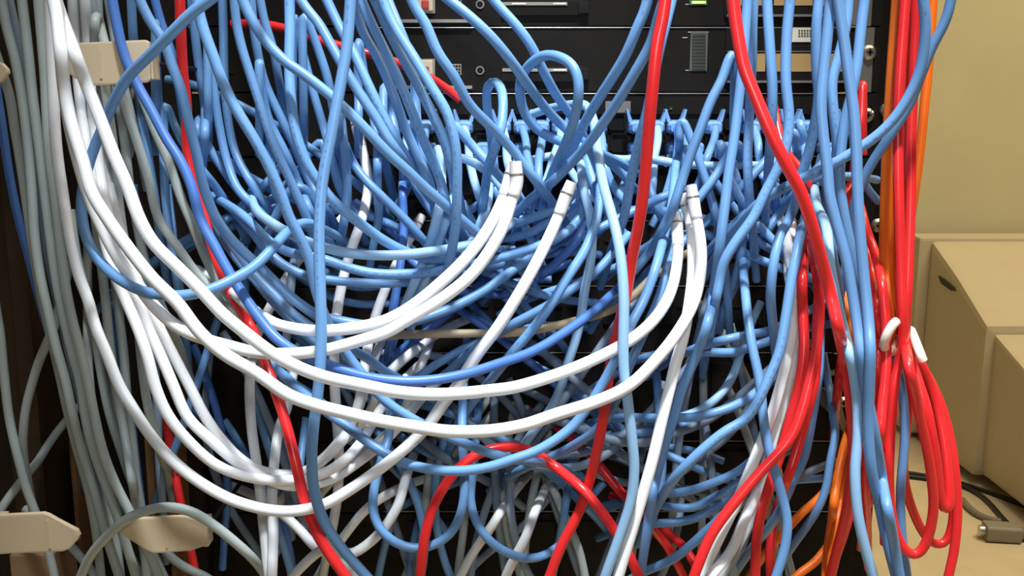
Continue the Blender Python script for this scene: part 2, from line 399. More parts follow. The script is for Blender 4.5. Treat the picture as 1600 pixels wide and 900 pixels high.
C('G', [.61,.60,.59,.585,.59], "205,120 225,160 243,207 263,252 283,310 300,350 317,393 333,427 350,460 368,495 385,530 405,560",
  'grey cable running down between two royal and mid blue strands on the left')
C('G', [.61,.60,.60], "168,-10 176,40 183,80 190,120 200,165 212,210",
  'short grey cable leaving the right half of the upper tan finger')
C('G', [.60,.59,.585,.58,.58], "137,470 137,520 138,570 141,610 147,660 155,720 170,780 182,850 190,920",
  'straight grey cable behind the left bundle at half height')
C('G', [.60,.59,.585,.58,.58], "180,440 187,500 193,550 197,600 200,640 207,690 213,750 220,793 226,850 230,920",
  'upright grey cable in the lower left bundle ending behind the loop')
C('G', [.61,.60,.59,.59], "158,400 163,450 168,510 172,560 177,610 180,660 190,700 203,740 215,780 222,830 228,880 236,925",
  'twisted grey cable in the middle of the lower left bundle')
C('G', [.60,.60,.59,.585], "112,340 120,400 135,455 148,520 156,570 163,610 172,650 188,700 203,745 220,790",
  'grey cable squeezed between the third grey strand and the steep white one')
C('G', [.56,.54,.53,.52,.52,.53,.54], "118,925 127,900 143,865 167,838 193,814 227,798 262,792 300,800 333,820 367,847 400,878 418,905 425,925",
  'pale grey cable arching over the lower right tan finger')
C('G', [.60,.60,.60], "-8,470 0,520 5,570 9,610 14,650 22,690 31,725 40,760 55,800 70,840 85,900 88,920",
  'grey cable at the far left edge running down to the wide tan finger')
C('G', [.60,.60,.60], "92,480 85,510 76,530 62,562 50,600 40,640 36,690 38,725 45,760",
  'grey cable branching down and left from the left bundle')
C('G', [.62,.61,.60], "72,700 60,720 45,738 30,756 14,777 -8,812",
  'thin grey cable slanting to the left edge above the wide tan finger')
C('G', [.60,.60,.60], "108,850 122,866 136,882 150,903 158,925",
  'short grey cable from the tip of the wide tan finger')
C('G', [.60,.60,.60,.60], "185,830 195,850 207,875 220,903 226,925", 
  'grey cable below the left tip of the lower right tan finger')
C('G', [.60,.60,.60,.60], "235,858 245,878 258,905 268,930",
  'grey cable hanging straight below the lower right tan finger')
C('G', [.60,.60,.60,.60], "255,858 272,875 292,888 320,900 340,915",
  'grey cable slanting right from below the lower right tan finger')
C('S', [.61,.60,.60,.60], "243,590 246,640 247,690 250,740 254,790",
  'slate blue cable standing upright in the dark gap left of the white swing')
# white & grey at the lower left of the middle
C('W', [.57,.57,.58], "437,800 455,815 475,835 490,853 515,868 545,890 560,915",
  'dull white cable slanting under the red one at bottom left of the tangle')
C('W', [.57,.56,.56,.58], "440,925 458,900 490,868 510,855 547,866 575,850 596,830 614,805 624,785 630,762",
  'dull white cable hooked at the bottom beside the hanging blue loop')
C('W', [.60,.60,.61], "525,855 545,828 562,806 585,785 610,770",
  'short dull white cable crossing behind the hooked one')
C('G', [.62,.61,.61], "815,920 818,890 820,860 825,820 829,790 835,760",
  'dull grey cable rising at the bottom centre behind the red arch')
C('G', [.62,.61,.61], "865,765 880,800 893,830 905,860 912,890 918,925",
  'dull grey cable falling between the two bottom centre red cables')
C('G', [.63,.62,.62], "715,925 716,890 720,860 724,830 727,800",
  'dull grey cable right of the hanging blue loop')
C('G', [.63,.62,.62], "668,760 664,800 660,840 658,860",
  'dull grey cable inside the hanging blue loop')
C('W', [.60,.58,.57], "782,925 795,890 808,865 822,838 832,810",
  'white cable rising at the bottom edge inside the right blue loop')
C('W', [.62,.61,.61], "704,930 720,900 735,870 752,845 770,820 785,795",
  'thin white cable slanting between the two hanging blue loops')

# ---- blue: the front strands
C('B', [.475,.47,.465,.46,.455,.455,.46,.47], "548,-8 545,40 541,80 530,143 517,213 504,283 499,350 499,410 501,467 502,527 500,577 496,620 490,667 487,717 491,767 505,812 530,852 560,887 585,915",
  'mid blue cable running top to bottom in front of everything left of centre')
C('B', [.47,.475,.50,.51,.50,.48,.47,.49,.53], "345,-14 327,0 300,20 267,53 233,87 200,120 178,158 160,200 143,243 131,287 127,320 131,357 143,390 167,421 200,445 233,458 283,462 327,453 363,437 397,417 423,391 443,368 460,353 478,347 492,352",
  'blue cable curling in one big loop across the left bundle')
C('D', [.53,.53,.52,.51,.50,.49,.475,.47,.48,.51,.55], "174,-8 183,40 193,83 213,130 237,173 260,217 283,253 299,290 313,343 333,380 353,417 373,450 400,490 433,530 467,552 510,569 567,588 633,596 683,593 733,583 783,567 833,549 883,519 927,487 958,458 980,436 1000,412",
  'royal blue cable sweeping from top left under the tan cable and up to the right')
C('B', [.54,.535,.53,.52,.51,.51,.52,.54,.58], "215,-8 233,30 257,67 268,100 283,140 294,187 307,240 319,295 337,340 360,373 387,400 410,421 440,451 467,474 495,492 530,501 570,508 617,508 667,496 717,476 767,447 800,423 835,400 870,382 895,360 905,335",
  'blue cable following the royal blue sweep just inside it')
C('B', [.49,.485,.485,.49,.50,.51,.51,.51,.53], "305,-8 317,43 333,87 350,133 367,167 400,222 420,260 438,300 452,340 470,373 485,412 494,455 510,500 530,537 557,573 600,625 640,652 670,668 720,690 760,706 800,717 840,722",
  'blue cable going down from the top left to pass behind the front strand')
C('B', [.50,.495,.49,.49,.495,.51,.54], "376,-8 388,20 402,45 420,70 443,94 477,118 517,150 547,177 577,208 607,240 640,270 667,296 695,320 720,342 750,368 785,395",
  'blue cable slanting long and straight across the upper left of centre')
C('B', [.52,.51,.50,.50,.51,.52,.54], "452,-8 453,50 452,100 455,160 463,210 480,257 500,288 515,308 540,331 573,357 600,376 628,391 660,402 700,407",
  'blue cable dropping vertically then bending right below the long slanting strand')
C('B', [.54,.53,.52,.52,.54,.58], "465,-8 480,15 497,35 517,70 530,93 550,127 573,163 588,185 605,215 630,250 655,285 680,320 700,345",
  'blue cable slanting right behind the front strand near the top')
C('B', [.55,.54,.53,.53,.55,.58], "507,-8 520,20 533,47 553,83 573,127 597,177 617,213 633,243 660,282 690,325 720,360",
  'second blue cable in the dense fan right of the front strand')
C('B', [.55,.54,.53,.54,.56], "550,-8 558,20 567,50 590,90 613,143 633,200 655,250 672,290 680,330 682,370",
  'third blue cable in the dense fan right of the front strand')
C('B', [.54,.53,.525,.53,.55], "562,-8 575,25 587,50 607,90 630,140 647,183 665,227 681,262 690,290 700,330",
  'fourth blue cable in the dense fan right of the front strand')
C('B', [.53,.52,.51,.515,.53], "582,-8 595,20 607,47 633,97 653,133 673,173 690,210 700,240 706,265 715,300",
  'fifth blue cable in the dense fan right of the front strand')
C('B', [.52,.51,.50,.50,.505,.52], "595,-8 607,22 620,47 647,90 677,140 697,173 709,213 714,253 714,297 713,340 708,380 700,420",
  'rightmost blue cable in the dense fan, bending straight down beside the server')
C('B', [.62,.60,.60,.60], "604,-8 615,20 625,45 636,72 645,100 650,140 648,180",
  'thin blue cable at the right edge of the dense fan, half hidden')
C('B', [.51,.505,.505,.52,.54,.56], "640,-8 652,18 664,35 683,80 710,120 733,163 767,198 800,233 820,260 843,290 860,312",
  'blue cable slanting across the server left of the thick drive slot')
C('B', [.52,.51,.51,.525,.56,.60], "692,-8 712,8 733,25 767,57 800,97 823,130 853,170 883,200 905,218 930,235",
  'blue cable slanting over the server and under the tall blue loop')
C('B', [.55,.54,.54,.56,.60], "765,-8 782,13 800,32 827,67 850,113 870,150 890,177 905,200 915,220",
  'blue cable running from the top edge behind the tall blue loop')
C('B', [.58,.55,.52,.50,.50,.52,.54,.55,.55,.57], "848,325 858,285 868,258 880,233 895,195 904,150 902,118 893,100 877,90 855,85 838,92 822,107 813,125 813,153 822,182 843,205 868,218 890,226 915,232",
  'blue cable curling in a tall loop in front of the server')
C('B', [.58,.55,.53,.53,.55,.58,.62], "757,305 763,262 770,240 778,218 785,187 785,145 779,129 770,125 762,133 760,155 763,183 766,205",
  'blue cable bent in a small narrow loop left of the tall loop')
C('L', [.58,.52,.485,.475,.47,.47,.47,.47], "908,162 916,162 923,175 929,195 934,235 943,290 957,340 967,383 973,433 975,483 974,533 975,583 980,620 987,683 991,727 987,777 970,833 947,897 938,925",
  'pale blue cable hanging from near the tall loop down to the bottom edge')
C('B', [.50,.50,.51,.53,.55,.57], "1013,-8 1008,15 997,40 977,87 953,127 930,163 910,198 892,235 870,268 845,300",
  'left one of two blue cables leaning right toward the top beside the red cable')
C('B', [.50,.50,.505,.52,.54,.56,.58], "1040,-8 1030,22 1017,67 990,117 960,167 937,200 917,228 885,262 857,290 832,308 805,335 790,352",
  'right one of two blue cables leaning right toward the top beside the red cable')
C('B', [.55,.54,.53,.53,.54,.56], "1052,-8 1045,20 1030,80 1020,130 1012,170 1000,215 990,260 982,300 975,340 965,365",
  'blue cable mostly hidden behind the middle red cable near the top')
C('B', [.56,.55,.54,.55,.57], "1146,80 1138,95 1128,125 1112,155 1095,200 1078,245 1063,290 1050,330 1033,365 1012,398 990,424 972,444",
  'blue cable slanting left from behind the slanting red cable over the boots')
C('B', [.57,.56,.56,.56], "1178,-8 1176,40 1175,100 1172,150 1170,200 1168,250 1170,300 1175,350",
  'blue cable hanging behind the slanting red cable where it crosses the boots')
C('B', [.54,.53,.53,.54], "1198,-8 1200,30 1204,90 1207,140 1206,190 1203,235 1200,275",
  'blue cable hanging vertically right of the slanting red cable at the top')
C('B', [.53,.525,.52,.515,.51,.51], "1235,-8 1229,60 1228,130 1233,183 1227,233 1213,268 1195,302 1177,340 1150,377 1131,410 1122,450 1112,500",
  'blue cable falling from the top and swinging left below the boots')
C('B', [.55,.54,.53,.52,.515,.51,.505,.51,.53], "1168,-8 1163,67 1155,150 1147,217 1138,275 1134,310 1131,335 1127,367 1118,433 1107,500 1093,543 1077,580 1063,613 1055,645 1040,690 1028,735 1015,800 1005,870 998,920",
  'blue cable falling from beside the slanting red cable to right of the straight white drop')
C('B', [.54,.53,.53,.53], "1280,-8 1275,50 1276,110 1279,150 1272,200 1262,245 1250,280 1243,315 1232,345 1219,367 1208,417 1204,467 1208,510",
  'blue cable falling left of the big right blue bundle and bending inward')
C('B', [.50,.495,.49,.485,.48,.475,.475], "1298,-8 1293,50 1287,110 1283,167 1287,217 1293,267 1296,305 1307,350 1323,410 1333,467 1343,533 1351,597 1363,660 1373,715 1382,770 1395,840 1405,900 1410,925",
  'blue cable in the right bundle drifting right toward the coil at the bottom')
C('B', [.49,.485,.48,.475,.47,.47], "1308,-8 1317,50 1325,110 1333,167 1338,233 1340,300 1344,367 1350,433 1357,500 1360,550 1358,600 1357,680 1363,743 1373,783 1383,833 1400,900 1406,925",
  'blue cable hanging straightest in the middle of the right bundle')
C('B', [.53,.52,.52,.52,.52], "1352,-8 1347,30 1343,67 1338,110 1330,150 1320,190 1314,235 1312,280 1318,330 1330,390 1342,450 1352,510",
  'rightmost blue cable in the right bundle, passing the upper screw')
C('L', [.50,.49,.48,.475,.47,.47], "1272,290 1277,325 1290,350 1297,417 1310,483 1323,533 1334,583 1340,640 1340,690 1336,733 1340,800 1350,850 1363,897 1370,925",
  'pale blue cable in the right bundle swinging out left of the straight one', )
C('B', [.54,.53,.53,.53], "1326,-8 1322,40 1310,90 1300,130 1303,180 1308,230 1302,280 1298,330 1300,390 1308,440",
  'blue cable weaving between the two brightest strands of the right bundle')
C('B', [.50,.505,.51,.515,.52,.54,.56], "1442,-8 1446,45 1438,108 1418,155 1387,197 1350,227 1307,253 1280,267 1250,281 1217,298 1185,318 1160,345 1140,370",
  'blue cable swooping left from the red drop across the black rack post')
C('B', [.54,.55,.56,.57,.58], "1487,-8 1482,18 1473,42 1457,72 1440,115 1420,165 1390,213 1367,247 1350,278 1335,320 1330,370 1320,420",
  'blue cable slanting off the top right over the pale wall')
C('B', [.53,.52,.51,.505,.50,.50], "1270,300 1258,340 1250,368 1244,400 1237,433 1227,500 1217,552 1200,593 1183,630 1165,655 1133,674 1093,707 1053,748 1037,772",
  'blue cable curving from the right bundle down and back to the left')
C('B', [.55,.53,.52,.51,.505,.50], "1160,400 1162,430 1167,483 1175,540 1187,597 1195,670 1206,720 1220,768 1230,813 1227,853 1214,897 1205,925",
  'blue cable running down the right centre in front of the lower white pair')
C('B', [.60,.585,.57,.56,.555], "1282,520 1281,570 1277,605 1267,665 1256,717 1240,750 1225,785 1205,820 1180,850",
  'slate blue cable right of the red cluster, bending left below it')
C('B', [.60,.58,.57,.56], "1355,440 1362,480 1370,530 1380,570 1384,600 1383,640 1380,690 1380,750 1385,800 1396,865 1415,920",
  'blue cable between the straight blue strands and the coil')
C('B', [.57,.56,.56,.56,.56], "1400,560 1407,595 1412,630 1414,680 1411,720 1407,767 1409,833 1417,900 1420,925",
  'blue cable hanging down through the middle of the red coil')
C('B', [.62,.61,.61], "1300,640 1305,680 1297,720 1290,765 1275,800 1255,830 1235,858",
  'dim blue cable behind the hanging orange pair')
# ---- blue: the lower sweeps
C('B', [.56,.53,.51,.50,.49,.49,.495,.50,.51,.53,.58,.67], "385,528 400,548 430,575 462,603 510,643 543,667 580,694 617,717 660,731 717,736 767,729 800,718 833,707 867,688 897,664 923,630 943,597 963,560 983,513 1007,467 1027,410 1040,360 1050,317 1053,285 1057,250 1063,217 1074,194",
  'blue cable making the lowest blue sweep under the white arcs')
C('B', [.55,.53,.52,.52,.53,.55], "840,722 863,714 893,698 927,676 950,650 963,625 980,580 997,540 1015,500 1030,465 1043,420 1055,380",
  'blue cable rising just right of the lowest blue sweep')
C('B', [.56,.54,.53,.53,.54,.55], "610,640 606,690 594,725 587,753 582,787 590,820 613,845 647,857 683,849 709,827 722,795 726,755 723,700 722,650 724,610",
  'blue cable hanging in a U shaped loop at bottom left of centre')
C('B', [.57,.56,.55,.55,.56,.58], "742,700 739,740 735,777 743,813 763,843 795,865 830,873 860,863 876,850 890,825",
  'blue cable hanging in a U shaped loop right of the red arch foot')
C('B', [.55,.54,.53,.52,.52,.53], "938,270 937,307 930,350 913,393 887,433 860,477 830,517 800,552 770,590 745,620",
  'blue cable slanting down left beside the scuffed white one')
C('L', [.57,.56,.55,.55,.56], "908,262 912,300 923,340 924,400 914,450 907,500 897,540 887,567 878,600 860,640 835,672",
  'pale blue cable hanging steeply left of the long pale blue one')
C('B', [.57,.56,.56,.57], "975,375 957,397 933,423 900,447 873,467 833,490 800,507 770,525 735,550",
  'blue cable rising to the right behind the steep strands at the centre')
C('L', [.53,.52,.52,.53,.56], "395,315 400,330 427,350 455,366 480,378 510,388 557,397 617,399 667,394 723,385 760,374 790,357 820,335",
  'pale blue cable forming the topmost level arc left of the white pair')
C('B', [.55,.54,.535,.54,.56], "333,307 367,327 395,350 420,377 450,394 480,400 507,405 540,417 583,427 633,428 693,422 740,412 800,398 840,385 873,371 900,350 912,325",
  'blue cable forming the second level arc left of the white pair')
C('B', [.57,.56,.56,.57,.59], "355,320 385,350 412,385 440,412 475,430 510,437 550,441 600,443 647,440 700,432 750,420 800,410 850,398",
  'blue cable forming the third level arc, partly in shade')
C('B', [.55,.54,.53,.54,.56], "340,355 365,385 400,432 427,459 453,486 480,507 510,525 545,545 575,560 600,580 640,600",
  'blue cable crossing behind the left white arcs toward the tan cable')
C('B', [.58,.57,.57,.58], "330,330 350,375 375,410 405,445 430,475 455,500 480,525 510,550 540,575",
  'dimmer blue cable close under the sweep at left centre')
C('L', [.62,.57,.54,.53,.54,.56], "684,226 688,240 690,270 690,300 682,345 668,390 655,425 640,460",
  'left pale blue cable of two bending over side by side above the white pair')
C('L', [.62,.58,.55,.54,.55,.57], "699,248 705,262 709,290 709,310 698,340 684,380 672,415 660,450",
  'right pale blue cable of two bending over side by side above the white pair')
C('L', [.62,.58,.56,.56,.57,.59], "717,246 733,250 750,260 765,270 778,285 795,310 810,335",
  'pale blue cable bending to the right toward the white pair')
C('B', [.57,.555,.55,.56], "705,190 720,207 740,230 767,260 787,283 803,300",
  'blue cable slanting close behind the small narrow loop')
C('L', [.63,.60,.57,.57], "764,300 763,318 754,340 742,368 725,400 705,430",
  'pale blue cable standing just left of the white pair')
C('D', [.64,.62,.60,.59,.60], "630,290 630,320 631,355 628,395 622,440 615,480 610,520",
  'royal blue cable dropping straight through the level arcs')
C('D', [.62,.61,.60], "240,-8 250,30 270,90 280,140 290,200 300,250 320,300",
  'royal blue cable in shade behind the left red cable')
C('B', [.58,.57,.57,.58], "780,360 800,352 833,340 862,330 885,315 902,295",
  'blue cable bending up right next to the scuffed white end')
C('B', [.59,.58,.58], "790,372 815,369 840,358 862,345 880,332 897,318",
  'second blue cable bending up right next to the scuffed white end')
C('B', [.59,.58,.575,.58], "780,400 810,393 840,383 873,370 898,352 909,328 912,305",
  'blue cable curving up around the scuffed white end')
C('B', [.60,.60,.60,.61], "815,410 850,385 880,378 910,370 940,355 970,340 1000,325 1030,310",
  'blue cable rising gently from the scuffed white cable toward the red one')
C('D', [.60,.59,.59], "820,420 850,425 880,400 900,378 910,352",
  'royal blue cable in the shade right of the scuffed white cable')
# level blue cables at right centre
C('B', [.57,.56,.555,.55,.56], "1235,500 1217,512 1200,518 1175,522 1150,527 1125,533 1103,539 1085,545",
  'upper one of two blue cables lying level right of the white straight drop')
C('B', [.58,.575,.57,.58], "1230,522 1212,530 1192,536 1165,545 1153,550 1125,551 1100,550 1060,550",
  'lower one of two blue cables lying level right of the white straight drop')
C('B', [.56,.55,.54,.54,.55], "985,652 1010,653 1040,653 1083,652 1108,647 1133,640 1160,628 1177,617 1195,600",
  'blue cable level at left then rising to the right under the dark gap')
C('L', [.59,.575,.57,.58], "1156,555 1150,575 1143,592 1135,605 1117,625 1095,640 1070,650 1045,655",
  'short glossy pale blue cable curling under the dark gap')
C('B', [.60,.60,.60], "985,678 1010,676 1025,671 1050,668 1075,660 1100,650",
  'short blue cable just below the level one under the dark gap')
C('B', [.58,.57,.57,.58], "1030,772 1060,770 1090,763 1120,752 1145,741 1167,727 1185,708",
  'upper blue cable of three sagging arcs at the lower right centre')
C('B', [.59,.58,.58,.58], "1025,788 1050,793 1083,793 1117,777 1140,765 1160,750 1180,732",
  'middle blue cable of three sagging arcs at the lower right centre')
C('B', [.59,.58,.58,.58], "1020,818 1050,817 1083,811 1110,798 1130,785 1153,767 1175,745",
  'lowest blue cable of three sagging arcs at the lower right centre')
C('B', [.57,.56,.55,.55], "985,905 1007,893 1030,884 1053,873 1078,853 1100,833 1120,815 1138,797 1155,775",
  'blue cable crossing behind the fanned white pair at the bottom')
C('B', [.56,.55,.55,.56], "1030,640 1034,700 1033,750 1025,790 1013,830 1005,870 1000,920",
  'blue cable running down right behind the straight white drop')
C('B', [.57,.56,.56,.57], "1000,540 1020,570 1035,610 1018,640 1000,580",
  'short blue cable piece behind the white arcs at right')
CABLES.pop()
# further upper blue strands in shade at left
for d, p in (
 (.60,"205,-8 207,40 210,80 213,120 218,160 230,233 241,300 247,350 255,400"),
 (.60,"243,30 244,90 248,170 255,240 258,300 263,350 270,400 278,450"),
 (.61,"298,-8 303,40 310,100 320,167 319,233 316,280 330,330"),
 (.61,"325,60 333,133 343,200 354,250 371,295 395,320 420,345"),
 (.62,"347,-8 349,50 350,110 355,180 368,240 395,290 415,320"),
 (.59,"365,-8 370,40 378,75 392,120 405,160 425,220 455,285 475,330 490,370"),
 (.60,"392,-8 396,40 402,80 413,127 437,180 460,227 480,277 498,310 520,345"),
 (.60,"405,90 408,130 420,187 443,233 470,293 485,330 510,370"),
 (.61,"458,20 464,50 473,83 490,147 503,190 517,240 530,293 545,320"),
 (.61,"475,20 483,40 497,77 513,127 520,170 528,210 535,250"),
 (.59,"530,165 534,195 538,233 543,293 540,330 535,360"),
 (.60,"535,215 547,247 570,280 595,305 615,325 640,350 665,380"),
 (.62,"592,200 590,235 590,297 592,340 585,375"),
 (.63,"648,120 650,150 652,190 660,230 668,265"),
 (.62,"420,190 424,250 430,300 445,330"),
 (.62,"310,180 322,220 345,260 375,300 400,330"),
 (.61,"258,160 270,190 290,230 312,262 335,290 355,320"),
 (.62,"560,60 568,110 580,160 588,210 600,250"),
 (.63,"210,300 216,350 222,400 230,450 240,500"),
 (.62,"262,300 268,350 276,420 283,470 290,530"),
 (.62,"405,-8 415,40 425,70 433,110 440,150"),
 (.61,"600,130 612,180 622,225 640,270 660,310 690,350"),
 (.60,"415,370 430,340 450,300 470,290 490,310 505,340"),
):
    C('B', [d], p, 'dim blue cable in the shade behind the bright strands at upper left', 'shaded blue cables at upper left')

C('R', [.655,.650,.645,.645,.65], "450,46 462,50 480,57 520,69 558,79 590,88 617,97 645,108",
  'dark red cable glimpsed slanting behind the blue strands at upper left of centre')

C('R', [.635,.63,.63,.63], "215,500 228,550 246,610 259,660 268,710 279,770 291,830 302,880 310,925",
  'dark red cable hanging deep behind the left bundle, glimpsed above the lower right tan finger')
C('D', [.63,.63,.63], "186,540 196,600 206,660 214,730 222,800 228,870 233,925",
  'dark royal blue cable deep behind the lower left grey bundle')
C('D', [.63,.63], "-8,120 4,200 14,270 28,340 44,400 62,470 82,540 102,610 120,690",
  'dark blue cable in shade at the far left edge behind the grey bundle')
C('L', [.66,.645,.64,.64,.645,.655], "914,242 945,246 975,250 1005,247 1030,251 1065,256 1110,259 1150,258 1190,259 1215,262",
  'long pale blue cable lying level just under the row of boots')
# deep, half lit cables between the bright ones; nothing tells them apart
rng = random.Random(11)
def deep(n, x0, x1, y0, y1, kind, d0, d1, colr, label, group):
    for _ in range(n):
        cx = rng.uniform(x0, x1); cy = rng.uniform(y0, y1); d = rng.uniform(d0, d1)
        if kind == 'arc':
            hw = rng.uniform(90, 190); sag = rng.uniform(25, 80); tl = rng.uniform(-60, 60)
            p = [(cx + hw * t, cy - sag * t * t + tl * t + rng.uniform(-4, 4)) for t in (-1, -.6, -.25, 0.1, .4, .7, 1)]
        elif kind == 'drop':
            L = rng.uniform(90, 170); sl = rng.uniform(-60, 60); bow = rng.uniform(-30, 30)
            p = [(cx + sl * t + bow * (1 - t * t), cy + L * t) for t in (-1, -.6, -.2, .2, .6, 1)]
        else:
            L = rng.uniform(90, 160); a = rng.choice((1, -1)) * rng.uniform(.35, 1.0); bow = rng.uniform(-30, 30)
            p = [(cx + L * math.cos(a) * t, cy + L * math.sin(a) * t + bow * (1 - t * t)) for t in (-1, -.6, -.2, .2, .6, 1)]
        c = rng.choice(colr)
        e = rng.uniform(0.0, .012)
        CABLES.append(dict(c=c, d=[d + e, d, d - e, d, d + e], p=p, label=label, group=group, boot=None, w=1.0))
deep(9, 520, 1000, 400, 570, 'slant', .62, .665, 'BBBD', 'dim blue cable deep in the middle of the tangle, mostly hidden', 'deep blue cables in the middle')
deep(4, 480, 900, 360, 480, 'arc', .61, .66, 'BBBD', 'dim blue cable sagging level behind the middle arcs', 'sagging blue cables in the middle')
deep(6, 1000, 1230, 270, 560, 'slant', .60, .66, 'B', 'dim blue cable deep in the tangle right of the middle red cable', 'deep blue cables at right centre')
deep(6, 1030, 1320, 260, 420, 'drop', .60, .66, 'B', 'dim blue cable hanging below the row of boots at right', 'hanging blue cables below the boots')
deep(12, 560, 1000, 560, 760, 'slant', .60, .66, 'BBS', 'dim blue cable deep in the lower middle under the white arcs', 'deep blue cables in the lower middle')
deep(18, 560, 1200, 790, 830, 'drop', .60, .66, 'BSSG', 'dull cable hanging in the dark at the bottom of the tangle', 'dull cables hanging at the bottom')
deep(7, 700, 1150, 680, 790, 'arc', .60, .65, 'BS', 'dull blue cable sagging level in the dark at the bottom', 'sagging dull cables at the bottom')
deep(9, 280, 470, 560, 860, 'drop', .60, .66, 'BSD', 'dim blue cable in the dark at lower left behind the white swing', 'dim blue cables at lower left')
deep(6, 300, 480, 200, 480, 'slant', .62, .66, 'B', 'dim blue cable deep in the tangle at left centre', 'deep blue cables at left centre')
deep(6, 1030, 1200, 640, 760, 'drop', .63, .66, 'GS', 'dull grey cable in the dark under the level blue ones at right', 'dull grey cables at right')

# ------------------------------------------------------------------ patch cables plugged into the switch
PORT_X = [631 + 30.2 * k for k in range(24)]
boots_up = []
for k, x in enumerate(PORT_X):
    if k in (2, 4, 11, 15, 17, 22): continue
    dx = rng.uniform(-45, 45); L = rng.uniform(70, 140)
    p = [(x + 2, 193), (x + 4, 204), (x + 6 + dx * .10, 216), (x + dx * .3, 245), (x + dx * .6, 245 + L * .35), (x + dx * 1.1, 245 + L * .7), (x + dx * 1.8, 245 + L)]
    c = 'D' if abs(x - 1042) < 18 else rng.choice('BBBL')
    CABLES.append(dict(c=c, d=[.678, .668, .657, .648, .645, .645, .65, .655], p=p, label=None, group='patch cables in the upper row of jacks', boot='port', w=1.0, row='upper', k=k))
for k, x in enumerate(PORT_X):
    if k in (0, 2, 3, 5, 7, 9, 11, 13, 16, 18, 19, 21, 23): continue
    dx = rng.uniform(-60, 60); L = rng.uniform(60, 120)
    x = x + 4
    p = [(x, 226), (x + 1, 236), (x + dx * .12, 250), (x + dx * .4, 275), (x + dx * .8, 275 + L * .35), (x + dx * 1.3, 275 + L * .7), (x + dx * 2, 275 + L)]
    CABLES.append(dict(c=rng.choice('BBBL'), d=[.680, .672, .665, .658, .655, .655, .66, .665], p=p, label=None, group='patch cables in the lower row of jacks', boot='port', w=1.0, row='lower', k=k))
ORD = ['first','second','third','fourth','fifth','sixth','seventh','eighth','ninth','tenth','eleventh','twelfth','thirteenth','fourteenth','fifteenth','sixteenth','seventeenth','eighteenth','nineteenth','twentieth']
for row in ('upper', 'lower'):
    L = [c for c in CABLES if c.get('row') == row]
    for i, c in enumerate(L):
        c['label'] = 'blue booted patch cable, %s from the left in the %s row of switch jacks' % (ORD[i], row)

# ------------------------------------------------------------------ sample the courses and let the cables rest against each other
def catmull(P, step):
    P = np.array(P, float)
    # long straight runs get through the frame edge
    A = np.vstack([2 * P[0] - P[1], P, 2 * P[-1] - P[-2]])
    out = []
    for i in range(1, len(A) - 2):
        p0, p1, p2, p3 = A[i-1], A[i], A[i+1], A[i+2]
        # centripetal parametrisation
        t0 = 0.0
        t1 = t0 + max(1e-3, np.linalg.norm(p1 - p0)) ** .5
        t2 = t1 + max(1e-3, np.linalg.norm(p2 - p1)) ** .5
        t3 = t2 + max(1e-3, np.linalg.norm(p3 - p2)) ** .5
        n = max(2, int(np.linalg.norm(p2 - p1) / step * 2))
        for t in np.linspace(t1, t2, n, endpoint=False):
            a1 = (t1-t)/(t1-t0)*p0 + (t-t0)/(t1-t0)*p1
            a2 = (t2-t)/(t2-t1)*p1 + (t-t1)/(t2-t1)*p2
            a3 = (t3-t)/(t3-t2)*p2 + (t-t2)/(t3-t2)*p3
            b1 = (t2-t)/(t2-t0)*a1 + (t-t0)/(t2-t0)*a2
            b2 = (t3-t)/(t3-t1)*a2 + (t-t1)/(t3-t1)*a3
            out.append((t2-t)/(t2-t1)*b1 + (t-t1)/(t2-t1)*b2)
    out.append(P[-1])
    out = np.array(out)
    s = np.concatenate([[0], np.cumsum(np.linalg.norm(np.diff(out, axis=0), axis=1))])
    m = max(4, int(s[-1] / step) + 1)
    q = np.linspace(0, s[-1], m)
    return np.stack([np.interp(q, s, out[:, 0]), np.interp(q, s, out[:, 1])], 1)

